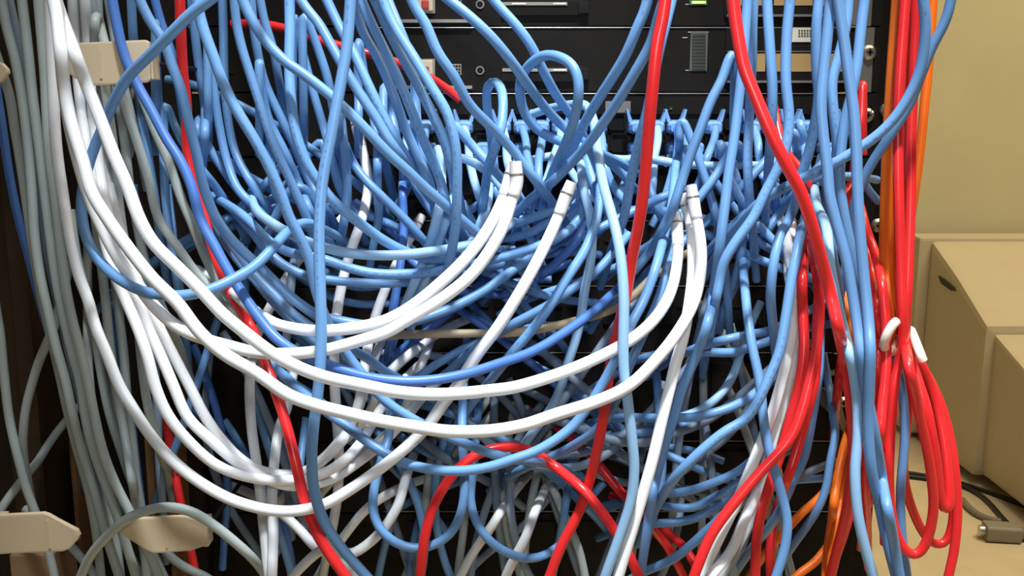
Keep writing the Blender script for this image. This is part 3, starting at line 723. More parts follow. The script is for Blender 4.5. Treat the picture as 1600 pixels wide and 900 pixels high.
STEP = 7.0
def extend(c):
    """where a course ends inside the tangle it runs on behind the others (or turns into the panel)"""
    if c['boot'] == 'port': ends = (-1,)
    elif c['boot'] == 'start': ends = (-1,)
    elif c['boot'] == 'end': ends = (0,)
    else: ends = (0, -1)
    if c['boot'] == 'port': return
    k = len(c['p'])
    dd = list(np.interp(np.linspace(0, 1, 24), np.linspace(0, 1, len(c['d'])), c['d'])) if len(c['d']) > 1 else [c['d'][0]] * 24
    P = [np.array(p) for p in c['p']]
    for e in ends:
        a, b = (P[0], P[1]) if e == 0 else (P[-1], P[-2])
        t = (a - b) / max(1e-6, np.linalg.norm(a - b))
        if not (4 < a[0] < 1596 and 4 < a[1] < 896):
            # leaves the picture: hangs on from above, or on down towards the floor
            new = []; q = a.copy(); goal = np.array([0, -1.0 if a[1] <= 4 or (a[1] < 896 and e == 0) else 1.0])
            for i in range(9):
                t = t * .72 + goal * .28; t /= np.linalg.norm(t)
                q = q + t * 32.0; new.append(q.copy())
            d0 = dd[0] if e == 0 else dd[-1]
            plen = sum(np.linalg.norm(P[i+1] - P[i]) for i in range(len(P) - 1))
            dn = [d0] * max(2, int(round(len(dd) * 288.0 / max(60.0, plen))))
            if e == 0: P = new[::-1] + P; dd = dn + dd
            else: P = P + new; dd = dd + dn
            continue
        up = t[1] < -.45 and a[1] < 420
        steps = 2 if up else (3 if (c['group'] or '').startswith(('deep', 'sagging', 'dull', 'dim', 'shaded', 'hanging', 'patch')) else 4)
        unit = 9.0 if up else 24.0
        new = []; q = a.copy()
        for i in range(steps):
            if not up: t = t + np.array([0, .10]); t /= np.linalg.norm(t)
            q = q + t * unit
            if up and q[1] < 248: q[1] = 248 + .5 * i
            new.append(q.copy())
        d0 = dd[0] if e == 0 else dd[-1]
        plen = sum(np.linalg.norm(P[i+1] - P[i]) for i in range(len(P) - 1)) - steps * unit * 0
        m = max(2, int(round(len(dd) * steps * unit / max(60.0, plen))))
        tgt = .690 if up else .672
        dn = list(np.linspace(d0, max(d0, tgt), m + 1)[1:])
        if e == 0: P = new[::-1] + P; dd = dn[::-1] + dd
        else: P = P + new; dd = dd + dn
    c['p'] = [tuple(p) for p in P]; c['d'] = dd
for c in CABLES: extend(c)
def smooth1(a, n, ends=True):
    for _ in range(n):
        b = a.copy()
        b[1:-1] = (a[:-2] + 2 * a[1:-1] + a[2:]) * .25
        b[0] = a[0] * .5 + a[1] * .5; b[-1] = a[-1] * .5 + a[-2] * .5
        a = b
    return a
xy = []; dep = []; owner = []; rad = []; arc = []
for ci, c in enumerate(CABLES):
    q = catmull(c['p'], STEP)
    q = np.stack([smooth1(q[:, 0], 2), smooth1(q[:, 1], 2)], 1)
    n = len(q)
    c['ext'] = [0, 0]
    d = np.interp(np.linspace(0, 1, n), np.linspace(0, 1, len(c['d'])), c['d']) if len(c['d']) > 1 else np.full(n, c['d'][0])
    d = smooth1(d, 6) if c['boot'] != 'port' else smooth1(d, 2)
    d = d + (0 if c['boot'] == 'port' else ((ci * 37) % 13 - 6) * .0005)
    c['s'] = (len(owner), len(owner) + n)
    c['r'] = RAD[c['c']] * c['w'] * .001
    xy.append(q); dep.append(d); owner += [ci] * n; rad += [c['r']] * n; arc += list(range(n))
xy = np.vstack(xy); dep = np.concatenate(dep); owner = np.array(owner); rad = np.array(rad); arc = np.array(arc)
N = len(xy)
pinned = np.zeros(N, bool)
for c in CABLES:
    if c['boot'] == 'port': pinned[c['s'][0]:c['s'][0] + 3] = True
# pairs that overlap as seen along the line of sight
cell = {}
CS = 26.0
keys = np.floor(xy / CS).astype(int)
for i, k in enumerate(map(tuple, keys)): cell.setdefault(k, []).append(i)
I = []; J = []
for (kx, ky), L in cell.items():
    a = np.array(L)
    for dx, dy in ((0,0),(1,0),(0,1),(1,1),(-1,1)):
        B = cell.get((kx+dx, ky+dy))
        if B is None: continue
        b = np.array(B)
        d2 = ((xy[a][:, None] - xy[b][None]) ** 2).sum(2)
        ii, jj = np.where(d2 < 24.0 ** 2)
        ii = a[ii]; jj = b[jj]
        ok = (owner[ii] != owner[jj]) | (np.abs(arc[ii] - arc[jj]) > 8)
        if (dx, dy) == (0, 0): ok &= ii < jj
        I.append(ii[ok]); J.append(jj[ok])
I = np.concatenate(I); J = np.concatenate(J)
d2 = np.linalg.norm(xy[I] - xy[J], axis=1)
# who lies in front is settled once per crossing, from the courses as given
sw_ = owner[I] > owner[J]
I, J = np.where(sw_, J, I), np.where(sw_, I, J)
code = (owner[I].astype(np.int64) * len(CABLES) + owner[J]) * 400 + arc[I] // 14
uq, inv = np.unique(code, return_inverse=True)
wgt = np.exp(-(d2 / 10.0) ** 2) + 1e-3
mean = np.bincount(inv, (dep[J] - dep[I]) * wgt) / np.bincount(inv, wgt)
raw = dep[J] - dep[I]
own = np.where(np.abs(raw) > .003, raw, mean[inv])
same = owner[I] == owner[J]
own = np.where(same, np.where(np.abs(dep[J] - dep[I]) > .004, dep[J] - dep[I], (arc[J] - arc[I]) * 1e-3), own)
front = np.where(own + 1e-9 > 0, 1.0, -1.0)          # +1: I lies in front of J
def seps():
    pl = d2 * (dep[I] + dep[J]) * .5 / F             # sideways distance in metres
    rr = (rad[I] + rad[J]) * 1.08
    return np.sqrt(np.maximum(0, rr * rr - np.minimum(pl * .9, rr) ** 2))
dep0 = dep.copy()
spans = [c['s'] for c in CABLES]
YMIN = .40
YMAX = np.where(dep0 > .674, .691, .676)
for it in range(520):
    need = seps()
    gap = (dep[J] - dep[I]) * front
    v = np.maximum(0, need - gap)
    push = np.zeros(N)
    fi = np.where(front > 0, I, J); ba = np.where(front > 0, J, I)
    up = np.zeros(N); dn = np.zeros(N)
    np.maximum.at(up, ba, v * .5)                    # back ones move away
    np.maximum.at(dn, fi, v * .5)                    # front ones move nearer
    dlt = (up - dn) * .8
    dlt[pinned] = 0
    # spread each push along its cable so that it bends softly
    for a, b in spans:
        seg = dlt[a:b]
        if np.any(seg):
            w = seg.copy()
            for k in ((1, 2, 3, 4, 5, 6) if it < 330 else (1, 2, 3)):
                g = math.exp(-(k / (3.6 if it < 330 else 1.8)) ** 2)
                sh = np.zeros_like(seg); sh[k:] = seg[:-k] * g if len(seg) > k else 0
                w = np.where(np.abs(sh) > np.abs(w), sh, w)
                sh = np.zeros_like(seg); 
                if len(seg) > k: sh[:-k] = seg[k:] * g
                w = np.where(np.abs(sh) > np.abs(w), sh, w)
            dlt[a:b] = w
    dlt[pinned] = 0
    dep += dlt
    if it % 4 == 3 and it < 330:
        for a, b in spans:
            if b - a > 6:
                s = smooth1(dep[a:b], 1); keep = dep[a:b].copy()
                dep[a:b] = np.where(pinned[a:b], keep, s)
    dep = np.clip(dep, YMIN, YMAX)
for a, b in spans:                                   # last easing of the bends
    if b - a > 6:
        dep[a:b] = np.where(pinned[a:b], dep[a:b], smooth1(dep[a:b], 2))

def tube_mesh(name, P, r, sides=10, caps=True):
    P = np.asarray(P, float); n = len(P)
    T = np.gradient(P, axis=0); T /= np.linalg.norm(T, axis=1)[:, None]
    up = np.array([0.0, -1.0, 0.25]); nrm = up - T[0] * np.dot(up, T[0]); nrm /= np.linalg.norm(nrm)
    verts = []; L = np.concatenate([[0], np.cumsum(np.linalg.norm(np.diff(P, axis=0), axis=1))])
    R = np.full(n, r) if np.isscalar(r) else np.asarray(r)
    ang = np.linspace(0, 2 * math.pi, sides, endpoint=False)
    for i in range(n):
        nrm = nrm - T[i] * np.dot(nrm, T[i]); nrm /= np.linalg.norm(nrm)
        bn = np.cross(T[i], nrm)
        verts.append(P[i] + R[i] * (np.cos(ang)[:, None] * nrm * -1 + np.sin(ang)[:, None] * bn))
    V = np.vstack(verts)
    faces = []; uvs = []
    for i in range(n - 1):
        for k in range(sides):
            k2 = (k + 1) % sides
            faces.append((i*sides + k, i*sides + k2, (i+1)*sides + k2, (i+1)*sides + k))
            uvs += [(L[i], k / sides), (L[i], (k + 1) / sides), (L[i+1], (k + 1) / sides), (L[i+1], k / sides)]
    faces.append(tuple(range(sides))[::-1]); uvs += [(L[0], 0)] * sides
    faces.append(tuple((n-1)*sides + k for k in range(sides))); uvs += [(L[-1], 0)] * sides
    me = bpy.data.meshes.new(name)
    me.from_pydata(V.tolist(), [], faces)
    ul = me.uv_layers.new(name='UVMap')
    ul.data.foreach_set('uv', [x for u in uvs for x in u])
    me.polygons.foreach_set('use_smooth', [True] * (len(faces) - 2) + [False, False])
    me.update()
    return me

def boot_bm(row):
    """RJ45 boot: moulded body, strain relief, and the pair of prongs that guard the latch (local axes: -Y towards the viewer)"""
    bm = bmesh.new()
    w, h = .0058, .0042
    prof = [(-w, -h), (w, -h), (w, h), (-w, h)]
    rings = []
    for y, s in ((.006, 1.0), (-.004, 1.0), (-.008, .92), (-.011, .70), (-.012, .66)):
        ring = []
        for a in range(16):
            t = 2 * math.pi * (a + .5) / 16
            cx = math.copysign(abs(math.cos(t)) ** .5, math.cos(t)) * w * s
            cz = math.copysign(abs(math.sin(t)) ** .5, math.sin(t)) * h * s
            ring.append(bm.verts.new((cx, y, cz)))
        rings.append(ring)
    for a, b in zip(rings, rings[1:]):
        for k in range(16): bm.faces.new((a[k], a[(k+1) % 16], b[(k+1) % 16], b[k]))
    bm.faces.new(rings[0]); bm.faces.new(rings[-1])
    sgn = 1 if row == 'upper' else -1
    for s in (-1, 1):                                # prongs
        pts = [Vector((s * .0028, -.004, sgn * .0035)), Vector((s * .0056, -.004, sgn * .0035)), Vector((s * .0074, -.004, sgn * .0118)), Vector((s * .0062, -.004, sgn * .0122))]
        add_prism(bm, pts, Vector((0, -.002, 0)), Vector((0, .006, 0)))
    add_box(bm, -.0026, .0026, -.005, .004, sgn * .0038 - .0006, sgn * .0038 + .0012)
    return bm

names = {'B': 'network_cable', 'L': 'network_cable', 'D': 'network_cable', 'W': 'network_cable', 'G': 'network_cable', 'S': 'network_cable',
         'R': 'network_cable', 'O': 'fibre_cable', 'T': 'network_cable', 'K': 'power_cord'}
boot_mesh = {}
for row in ('upper', 'lower'):
    bm = boot_bm(row)
    bmesh.ops.recalc_face_normals(bm, faces=bm.faces[:])
    me = bpy.data.meshes.new('boot'); bm.to_mesh(me); bm.free()
    me.materials.append(boot_m)
    for p in me.polygons: p.use_smooth = False
    boot_mesh[row] = me
def sleeve(parent, P, r, m_boot, m_tip):
    """white moulded boot over a cable end, a grey ring where it begins, and the plug tip"""
    P = np.asarray(P)
    n = min(len(P), 7)
    link('boot', tube_mesh('boot', P[:n], np.linspace(r * 1.16, r * 1.06, n), 14), m_boot, parent)
    d = P[0] - P[1]; d /= np.linalg.norm(d)
    bm = bmesh.new()
    add_disc(bm, Vector(P[0]), Vector(d), r * 1.2, .0010, 16)
    obj('collar', bm, dull_steel, parent)
    bm = bmesh.new()
    add_disc(bm, Vector(P[0] + d * .0010), Vector(d), r * 1.08, .006, 16, r * 0.95)
    obj('plug', bm, m_tip, parent)
for c in CABLES:
    a, b = c['s']
    q = xy[a:b]; d = dep[a:b]
    P = np.array([CAM + ray(x, y) * Y for (x, y), Y in zip(q, d)])
    for k in range(3): P[:, k] = smooth1(P[:, k], 1)
    me = tube_mesh(names[c['c']], P, c['r'])
    if c['boot'] is None:
        o = bpy.data.objects.new(names[c['c']], me); col.objects.link(o); me.materials.append(M[c['c']])
        ctr = Vector(P[0]); me.transform(Matrix.Translation(-ctr)); o.location = ctr
        tag(o, c['label'], 'cable', c['group'])
    else:
        root = empty(names[c['c']], Vector(P[0]))
        tag(root, c['label'], 'cable', c['group'])
        link('jacket', me, M[c['c']], root)
        if c['boot'] == 'port':
            o = bpy.data.objects.new('boot', boot_mesh[c['row']]); col.objects.link(o)
            o.parent = root
            o.location = (0, .010, 0)
        elif c['boot'] == 'start':
            sleeve(root, P, c['r'], white_plug, clear_plug)
        else:
            sleeve(root, P[::-1], c['r'], white_plug, clear_plug)
# ------------------------------------------------------------------ room
RY = 0.700                                     # front plane of the rack
def zr(py, Y=RY): return at(800, py, Y).z      # height seen at that row on a vertical plane
def floor_at(px, py, z=0.0):
    r = ray(px, py); t = (z - CAM_Z) / r[2]
    return Vector(CAM + r * t)
o = obj('floor', box(-2.6, 3.0, -1.6, 2.06, -.05, 0), floor_m); tag(o, kind='structure')
o = obj('wall_back', box(-2.6, 3.0, 2.06, 2.16, 0, 2.6), wall_m); tag(o, kind='structure')
o = obj('ceiling', box(-2.6, 3.0, -1.6, 2.16, 2.6, 2.66), ceil_m); tag(o, kind='structure')

# ------------------------------------------------------------------ rack frame
XC = 0.0075; HW = 0.2413                       # middle and half width of the 19 inch fronts
rack = empty('equipment_rack', Vector((XC, RY + .02, 0)))
tag(rack, 'black steel equipment rack whose right post stands between blue and orange cables', 'rack')
for s in (-1, 1):
    bm = bmesh.new()
    xin = XC + s * (HW - .014); xout = XC + s * (HW + .0165)
    add_box(bm, min(xin, xout), max(xin, xout), RY + .002, RY + .005, .03, 2.0)
    add_box(bm, min(xout, xout - s * .003), max(xout, xout - s * .003), RY + .005, RY + .055, .03, 2.0)
    post = obj('post', bm, metal_black, rack)
    bm = bmesh.new()                           # square mounting holes of the post
    z = .10
    xh = XC + s * (HW + .0085)
    while z < 1.2:
        add_box(bm, xh - .0036, xh + .0036, RY + .0019, RY + .0025, z - .0036, z + .0036)
        z += .01482
    obj('mounting_holes', bm, port_dark, post)
obj('base', box(XC - HW - .02, XC + HW + .02, RY + .005, RY + .45, 0, .03), metal_black, rack)
obj('crossbar', box(XC - HW - .02, XC + HW + .02, RY + .005, RY + .06, 2.0, 2.04), metal_black, rack)

def screw(px, py, Y, parent, r=.0048):
    p = at(px, py, Y)
    bm = bmesh.new()
    add_disc(bm, p, (0, -1, 0), r, .0012, 24, r)
    add_disc(bm, p + Vector((0, -.0012, 0)), (0, -1, 0), r, .0022, 24, r * .62)
    s = obj('screw', bm, nickel, parent)
    bm = bmesh.new()
    add_box(bm, p.x - r * .42, p.x + r * .42, p.y - .0038, p.y - .0030, p.z - r * .12, p.z + r * .12)
    add_box(bm, p.x - r * .12, p.x + r * .12, p.y - .0038, p.y - .0030, p.z - r * .42, p.z + r * .42)
    obj('screw_recess', bm, port_dark, s)

UD = .42
def chassis(name, y0, y1, label, cat, face=panel_black, depth=UD, ear=True):
    z1, z0 = zr(y0), zr(y1)
    root = empty(name, Vector((XC, RY, z0)))
    tag(root, label, cat)
    g = .0006
    obj('case', box(XC - HW + .018, XC + HW - .018, RY + .002, RY + depth, z0 + g, z1 - g), metal_black, root)
    obj('front_panel', box(XC - HW, XC + HW, RY - .002, RY + .0018, z0 + g, z1 - g), face, root, bevel=.0004)
    return root, z0, z1
def pbox(name, x0, y0, x1, y1, m, parent, out=.001, back=0.002, bevel=0.0):
    """a small block standing out from the front panel, its corners seen at those pixels"""
    a = at(x0, y0, RY - .002); b = at(x1, y1, RY - .002)
    X0, X1 = sorted((a.x, b.x)); Z0, Z1 = sorted((a.z, b.z))
    return obj(name, box(X0, X1, RY - .002 - out, RY - .002 + back, Z0, Z1), m, parent, bevel=bevel)

def server(y0, y1, label, label_white, led_on):
    h = y1 - y0
    root, z0, z1 = chassis('rack_server', y0, y1, label, 'server')
    Y = lambda t: y0 + t * h / 103.0
    pbox('lower_lip', 598, Y(92), 738, Y(97), dull_steel, root, .004)
    pbox('lip_edge', 590, Y(105) - 1.6, 1340, Y(105) - .2, steel, root, .0008)
    # drive with its eject button
    d = pbox('drive_bay', 783, Y(62), 915, Y(86), panel_black, root, .0025, bevel=.0006)
    pbox('drive_slot', 785, Y(65), 886, Y(70), dull_steel, d, .0032)
    pbox('slot_shine_bar', 800, Y(66.4), 822, Y(68.6), steel, d, .0036)
    pbox('slot_shine_bar', 864, Y(66.4), 884, Y(68.6), steel, d, .0036)
    pbox('eject_button', 903, Y(65), 920, Y(83), metal_black, d, .004, bevel=.0006)
    # latch window at the left
    l = pbox('latch_frame', 650, Y(50), 680, Y(82), dull_steel, root, .001)
    pbox('latch', 653, Y(52), 677, Y(79), beige, l, .003, bevel=.001)
    pbox('latch_button', 659, Y(62), 671, Y(76), red_plastic, l, .0045, bevel=.001)
    # square vent
    v = pbox('vent', 706, Y(58), 721, Y(75), dull_steel, root, .0006)
    for i in range(3):
        for j in range(3):
            pbox('vent_hole', 708 + i * 4.2, Y(60 + j * 5), 711 + i * 4.2, Y(63.4 + j * 5), port_dark, v, .0009)
    # round power button
    bm = bmesh.new(); add_ring(bm, at(750, Y(68), RY - .002), (0, -1, 0), .0020, .0029, .0008)
    pw = obj('power_ring', bm, dull_steel, root)
    bm = bmesh.new(); add_disc(bm, at(750, Y(68), RY - .002), (0, -1, 0), .0017, .0006)
    obj('power_button', bm, metal_black, pw)
    # column of indicator lights
    il = pbox('indicator_column', 1079, Y(8), 1104, Y(69), mat_ind, root, .0008)
    for j in range(11):
        pbox('indicator', 1081, Y(11 + j * 5.2), 1102, Y(14.6 + j * 5.2), led_green if (led_on and j == 10) else mat_ind2, il, .0014)
    for x, t, w_ in ((1066, 16, 8), (1075, 7.5, 32), (1071, 67, 5)):
        pbox('printed_mark', x, Y(t), x + w_, Y(t + 1.6), white_mark, root, .0004)
    # drive carriers at the right with tan labels
    for x0, x1 in ((1134, 1198), (1205, 1272), (1278, 1332)):
        c = pbox('drive_carrier', x0, Y(2), x1, Y(88), panel_black, root, .0018, bevel=.0005)
        pbox('tan_label', x0 + 4, Y(42), x1 - 4, Y(70), tan_label, c, .0022)
        pbox('carrier_rail', x0 + 1, Y(84), x1 - 1, Y(87.5), dull_steel, c, .003)
        pbox('carrier_rail', x0 + 1, Y(38), x1 - 1, Y(39.5), dull_steel, c, .0026)
    if label_white:
        c = pbox('paper_label', 1236, Y(2), 1269, Y(24), paper, root, .0024)
        rr = random.Random(4)
        for j in range(3):
            for i in range(5):
                pbox('printed_line', 1246 + i * 4.3, Y(5 + j * 4.2), 1248.6 + i * 4.3, Y(7.6 + j * 4.2), ink, c, .0026)
    e = pbox('rack_ear', 1331, y0 + 1, 1360, y1 - 1, steel_ear, root, .001)
    pbox('ear_edge', 1334, y0 + 1, 1340, y1 - 2, dull_steel, e, .004)
    return root
mat_ind = mat('indicator_window', (0.10, 0.10, 0.075), 0.35)
mat_ind2 = mat('indicator_segment', (0.045, 0.048, 0.035), 0.3)
steel_ear = mat('ear_steel', (0.22, 0.22, 0.18), 0.4, 0.6)
s0 = server(-61, 42, 'upper black rack server with one lit green light, cut by the top edge', False, True)
s1 = server(42, 145, 'lower black rack server with white printed label, just above the row of blue boots', True, False)
screw(1357, 82, RY - .003, s1)

# ------------------------------------------------------------------ switch with two rows of jacks
sw, z0, z1 = chassis('network_switch', 145, 245, 'black network switch full of blue booted plugs under the two servers', 'switch')
pbox('lip_edge', 590, 243.4, 1340, 245, steel, sw, .0008)
for row, (ya, yb) in (('upper', (176, 203)), ('lower', (208, 237))):
    for k in range(24):
        x = 631 + 30.2 * k + (0 if row == 'upper' else 4)
        bm = bmesh.new()
        a = at(x - 13, ya, RY - .002); b = at(x + 13, yb, RY - .002)
        # square rim round a dark jack
        t = .0009
        for q in ((a.x, b.x, a.z - t, a.z), (a.x, b.x, b.z, b.z + t), (a.x, a.x + t, b.z, a.z), (b.x - t, b.x, b.z, a.z)):
            add_box(bm, q[0], q[1], RY - .0042, RY - .0018, q[2], q[3])
        j = obj('jack', bm, metal_black, sw)
        obj('jack_mouth', box(a.x + t, b.x - t, RY - .0026, RY - .0019, b.z + t, a.z - t), port_dark, j)
for k in range(12):
    x = 640 + 58 * k
    pbox('port_light', x, 168, x + 4, 171, led_dim if k % 3 else led_green2, sw, .0008) if k in (1, 4, 7) else None
pbox('paper_label', 946, 158, 985, 178, dull_steel, sw, .0006)
screw(1354, 180, RY - .003, sw)
screw(1385, 172, RY + .001, rack)
screw(1371, 352, RY + .001, rack)
screw(1342, 352, RY - .001, rack, .004)

# ------------------------------------------------------------------ units hidden below the switch
yy = 246
LOW = [('patch_panel', 'black patch panel directly under the switch, behind the white plugs', 'patch panel'),
       ('patch_panel', 'black patch panel one below the uppermost one, deep behind the cable tangle', 'patch panel'),
       ('patch_panel', 'third black patch panel down, level with the tan cable', 'patch panel'),
       ('rack_server', 'dark rack server under the level blue cables, with a beige handle at right', 'server'),
       ('rack_server', 'dark rack server whose bare black front shows beside the hanging orange cables', 'server'),
       ('rack_server', 'dark rack server at the very bottom of the picture behind the hanging loops', 'server')]
edges = [246, 346, 448, 552, 690, 800, 930]
for (nm, lb, ct), ya, yb in zip(LOW, edges, edges[1:]):
    u, za, zb = chassis(nm, ya, yb, lb, ct)
    pbox('lip_edge', 600, yb - 1.6, 1300, yb - .3, dull_steel, u, .0006)
    if nm == 'patch_panel':
        for k in range(24):
            x = 640 + 28.5 * k
            bm = bmesh.new(); a = at(x - 11, ya + 30, RY - .002); b = at(x + 11, ya + 58, RY - .002)
            t = .0008
            for q in ((a.x, b.x, a.z - t, a.z), (a.x, b.x, b.z, b.z + t), (a.x, a.x + t, b.z, a.z), (b.x - t, b.x, b.z, a.z)):
                add_box(bm, q[0], q[1], RY - .0036, RY - .0018, q[2], q[3])
            j = obj('jack', bm, metal_black, u)
            obj('jack_mouth', box(a.x + t, b.x - t, RY - .0026, RY - .0019, b.z + t, a.z - t), port_dark, j)
    else:
        for k in range(5):
            pbox('drive_carrier', 640 + k * 118, ya + 14, 748 + k * 118, yb - 14, metal_black, u, .002, bevel=.0006)
    if 'beige handle' in lb:
        bm = bmesh.new()
        pts = [at(x, y, RY - .004) for x, y in ((1283, 604), (1294, 606), (1304, 622), (1312, 655), (1313, 668), (1306, 664), (1297, 640), (1281, 632))]
        add_prism(bm, pts, Vector((0, 0, 0)), Vector((0, -.016, 0)))
        obj('handle', bm, mat('olive_beige', (0.34, 0.30, 0.18), 0.45), u, bevel=.0012)
        pbox('release_tab', 1287, 577, 1306, 583, steel, u, .006)
        screw(1306, 607, RY - .004, u, .0040)
        screw(1316, 628, RY - .004, u, .0040)

# ------------------------------------------------------------------ vertical cable manager at the left
man = empty('cable_manager', at(150, 880, .66))
tag(man, 'brown vertical cable manager with tan hooked fingers holding the grey cable bundle at left', 'cable manager')
ZB, ZT = .10, 1.15
xl = at(-70, 450, .69).x; xr = XC - HW + .012
obj('back_panel', box(xl, xr, .688, .694, ZB, ZT), mat('back_panel_brown', (0.020, 0.013, 0.008), 0.55, 0, .3, .3, 12), man)
def rail(px, py, Y, w, d, m, top=None):
    p = at(px, py, Y)
    return obj('side_rail', box(p.x - w / 2, p.x + w / 2, Y, Y + d, ZB, ZT if top is None else at(px, top, Y).z), m, man)
rail(30, 450, .635, .011, .05, brown)
rail(6, 450, .655, .010, .03, brown)
rail(62, 700, .655, .006, .03, brown)
rail(235, 740, .652, .0050, .03, copper, 655)
rail(266, 760, .655, .0050, .03, copper, 690)
rail(118, 780, .660, .003, .025, copper, 690)
p = at(48, 868, .615)
obj('lower_tray', box(p.x - .014, p.x + .014, .615, .65, ZB, p.z), mat('tray_tan', (0.30, 0.19, 0.10), .5), man, bevel=.001)
def finger(outline, Y, root_px, th=.0035):
    """flat pointed hook plate with a lip round it and the arm that runs back to the rail"""
    pts = [at(x, y, Y) for x, y in outline]
    bm = bmesh.new()
    add_prism(bm, pts, Vector((0, 0, 0)), Vector((0, th, 0)))
    f = obj('finger', bm, beige, man, bevel=.0010)
    ys = [p.z for p in pts]
    rx = at(root_px, (outline[0][1] + outline[-1][1]) / 2, Y).x
    zc = (max(ys) + min(ys)) / 2; hh = (max(ys) - min(ys)) * .36
    obj('finger_arm', box(rx - .0025, rx + .0025, Y + .002, Y + .012, zc - hh, zc + hh), beige, f, bevel=.0006)
    if root_px > 0:
        bm = bmesh.new(); add_disc(bm, Vector((rx, Y + .01, zc)), (0, 1, 0), .0013, .690 - Y - .01, 12)
        obj('stay_rod', bm, metal_black, f)
    ribx = sum(p.x for p in pts) / len(pts)
    obj('finger_rib', box(ribx - .0006, ribx + .0006, Y - .0005, Y + .001, zc - hh * .95, zc + hh * .95), beige, f)
finger([(84, 88), (92, 79), (118, 67), (226, 62), (233, 66), (235, 124), (229, 129), (144, 134), (116, 122), (92, 104)], .530, 229)
finger([(188, 828), (196, 820), (209, 811), (288, 807), (316, 812), (324, 824), (324, 846), (313, 856), (298, 861), (240, 865), (228, 860), (194, 838)], .545, 316)
finger([(-14, 806), (67, 802), (74, 805), (120, 829), (124, 837), (122, 843), (108, 858), (98, 862), (-14, 867)], .545, -6)
finger([(-60, 95), (-6, 96), (3, 99), (11, 108), (12, 114), (2, 127), (-6, 131), (-60, 133)], .545, -52)

# ------------------------------------------------------------------ the old monitor on the floor at the right
mon = empty('crt_monitor', floor_at(1600, 760))
tag(mon, 'putty coloured tube monitor seen from behind on the floor at right', 'monitor')
def quadmesh(name, rings, m, parent, bevel):
    bm = bmesh.new()
    R = [[bm.verts.new(p) for p in ring] for ring in rings]
    n = len(R[0])
    for a, b in zip(R, R[1:]):
        for k in range(n): bm.faces.new((a[k], a[(k+1) % n], b[(k+1) % n], b[k]))
    bm.faces.new(R[0][::-1]); bm.faces.new(R[-1])
    return obj(name, bm, m, parent, bevel=bevel)
def at_x(px, py, X):
    r = ray(px, py); return Vector(CAM + r * (X / r[0]))
def mring(TL, BLz, width, lean=.0):
    """section of the housing: top left corner TL, bottom height BLz, lower left leaning outwards"""
    return [TL, Vector((TL.x - lean, TL.y, BLz)), Vector((TL.x + width + lean, TL.y, BLz)), Vector((TL.x + width, TL.y, TL.z))]
A = at_x(1461, 377, .825); S = at_x(1541, 509, .822); E = at_x(1650, 655, .815)
quadmesh('bezel', [mring(A + Vector((-.022, .085, .006)), .012, .45), mring(A + Vector((-.022, .020, .004)), .012, .45)], crt_m, mon, .006)
hs_rings = [mring(A + Vector((0, .020, 0)), .015, .41, .004), mring(A + (S - A) * .45, .017, .38, .003), mring(S, .018, .35, .002)]
quadmesh('housing', hs_rings, crt_m, mon, .012)
S2 = S + Vector((.016, .006, -.014))
quadmesh('rear_cover', [mring(S2, .022, .31, .002), mring(E + Vector((.016, 0, 0)), .028, .24, .002)], crt_m, mon, .007)
# slot on the side
pts = [at_x(x, y, .8225) for x, y in ((1466, 431), (1475, 436), (1491, 449), (1494, 455), (1486, 454), (1471, 443))]
bm = bmesh.new(); add_prism(bm, pts, Vector((.006, 0, 0)), Vector((-.0008, 0, 0)))
obj('vent_slot', bm, crt_dark, mon)
for x in (.05, .30):
    obj('foot', box(A.x + x, A.x + x + .04, A.y - .22, A.y - .05, 0, .018), crt_dark, mon)

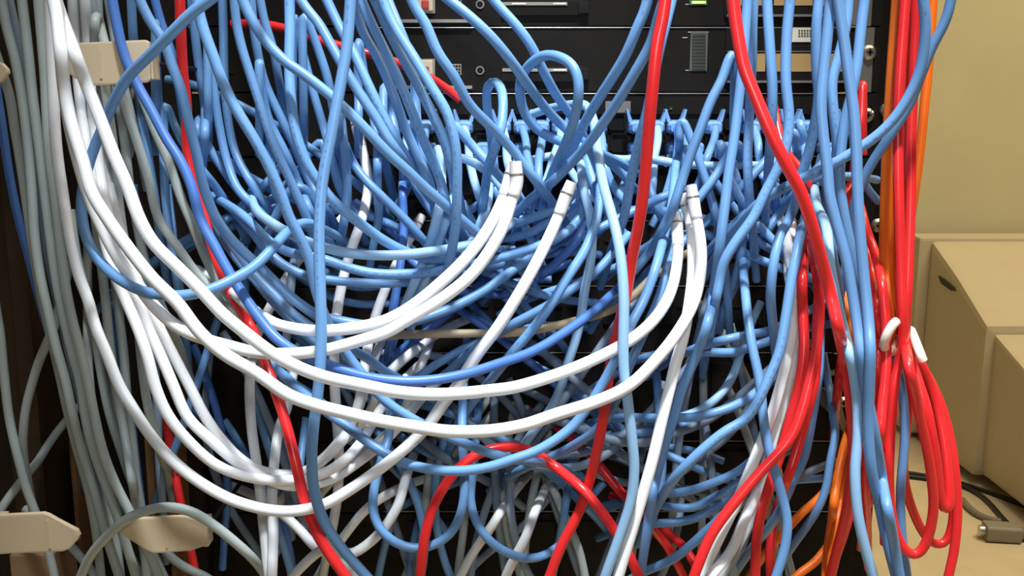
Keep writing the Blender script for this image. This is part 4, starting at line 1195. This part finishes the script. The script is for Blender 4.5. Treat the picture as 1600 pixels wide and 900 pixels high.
# ------------------------------------------------------------------ cords on the floor
def floor_cord(pts, r, m, label, name='power_cord', cat='cord', zlift=0.0):
    P = np.array([list(floor_at(x, y, r + zlift)) for x, y in pts])
    s = np.linspace(0, len(P) - 1, len(P) * 10)
    P = np.stack([np.interp(s, range(len(P)), P[:, k]) for k in range(3)], 1)
    for k in range(3): P[:, k] = smooth1(P[:, k], 30)
    o = link(name, tube_mesh(name, P, r), m)
    tag(o, label, cat)
    return o
floor_cord([(1400, 742), (1450, 748), (1490, 755), (1512, 762), (1535, 775), (1552, 792), (1568, 812), (1590, 832), (1620, 850)], .0042, M['K'],
           'black cord curving forward over the pale floor beside the monitor')
floor_cord([(1398, 736), (1440, 742), (1490, 751), (1530, 764), (1565, 776), (1600, 790), (1640, 806)], .0040, M['K'],
           'black cord lying straight along the foot of the monitor')
floor_cord([(1502, 778), (1510, 790), (1524, 802), (1545, 812), (1570, 816)], .0055, mat('grey_cord', (.22, .19, .13), .5),
           'short olive grey cord bent on the floor behind the loose plug', 'signal_cable', 'cable')
pa = floor_at(1534, 829, .014); pb = floor_at(1640, 836, .012)
plug = empty('signal_plug', Vector((pa.x, pa.y, 0)))
tag(plug, 'loose olive grey cable plug lying on the floor in front of the black cords', 'plug')
ax = (pb - pa).normalized(); side = Vector((-ax.y, ax.x, 0)).normalized(); upv = Vector((0, 0, 1))
pts = [pa + side * (a * .016) + upv * (b * .0125) for a, b in ((-1, -.7), (-.8, -1), (.8, -1), (1, -.7), (1, .7), (.8, 1), (-.8, 1), (-1, .7))]
bm = bmesh.new(); add_prism(bm, pts, ax * .004, ax * .055)
obj('plug_body', bm, mat('plug_grey', (.26, .23, .16), .5), plug, bevel=.002)
bm = bmesh.new(); add_disc(bm, pa + ax * .055, ax, .010, .030, 16, .0065)
obj('strain_relief', bm, mat('plug_relief', (.20, .17, .12), .5), plug)
bm = bmesh.new(); add_disc(bm, pa - ax * .004, ax, .0085, .010, 20)
obj('shell', bm, steel, plug)

# ------------------------------------------------------------------ tie that holds the red coil
def px_tube(name, pts, r, m, label, cat):
    P = np.array([list(at(x, y, Y)) for x, y, Y in pts])
    s = np.linspace(0, len(P) - 1, len(P) * 8)
    P = np.stack([np.interp(s, range(len(P)), P[:, k]) for k in range(3)], 1)
    for k in range(3): P[:, k] = smooth1(P[:, k], 14)
    o = link(name, tube_mesh(name, P, r), m); tag(o, label, cat); return o
px_tube('twist_tie', [(1403, 500, .548), (1394, 508, .545), (1385, 524, .545), (1380, 540, .548), (1388, 552, .56), (1398, 548, .575), (1404, 530, .592), (1414, 520, .600), (1423, 514, .592), (1427, 524, .57), (1433, 540, .548), (1439, 556, .542), (1443, 566, .542)],
        .0026, tie_m, 'white tie knotted round the red cables where the coil begins', 'tie')
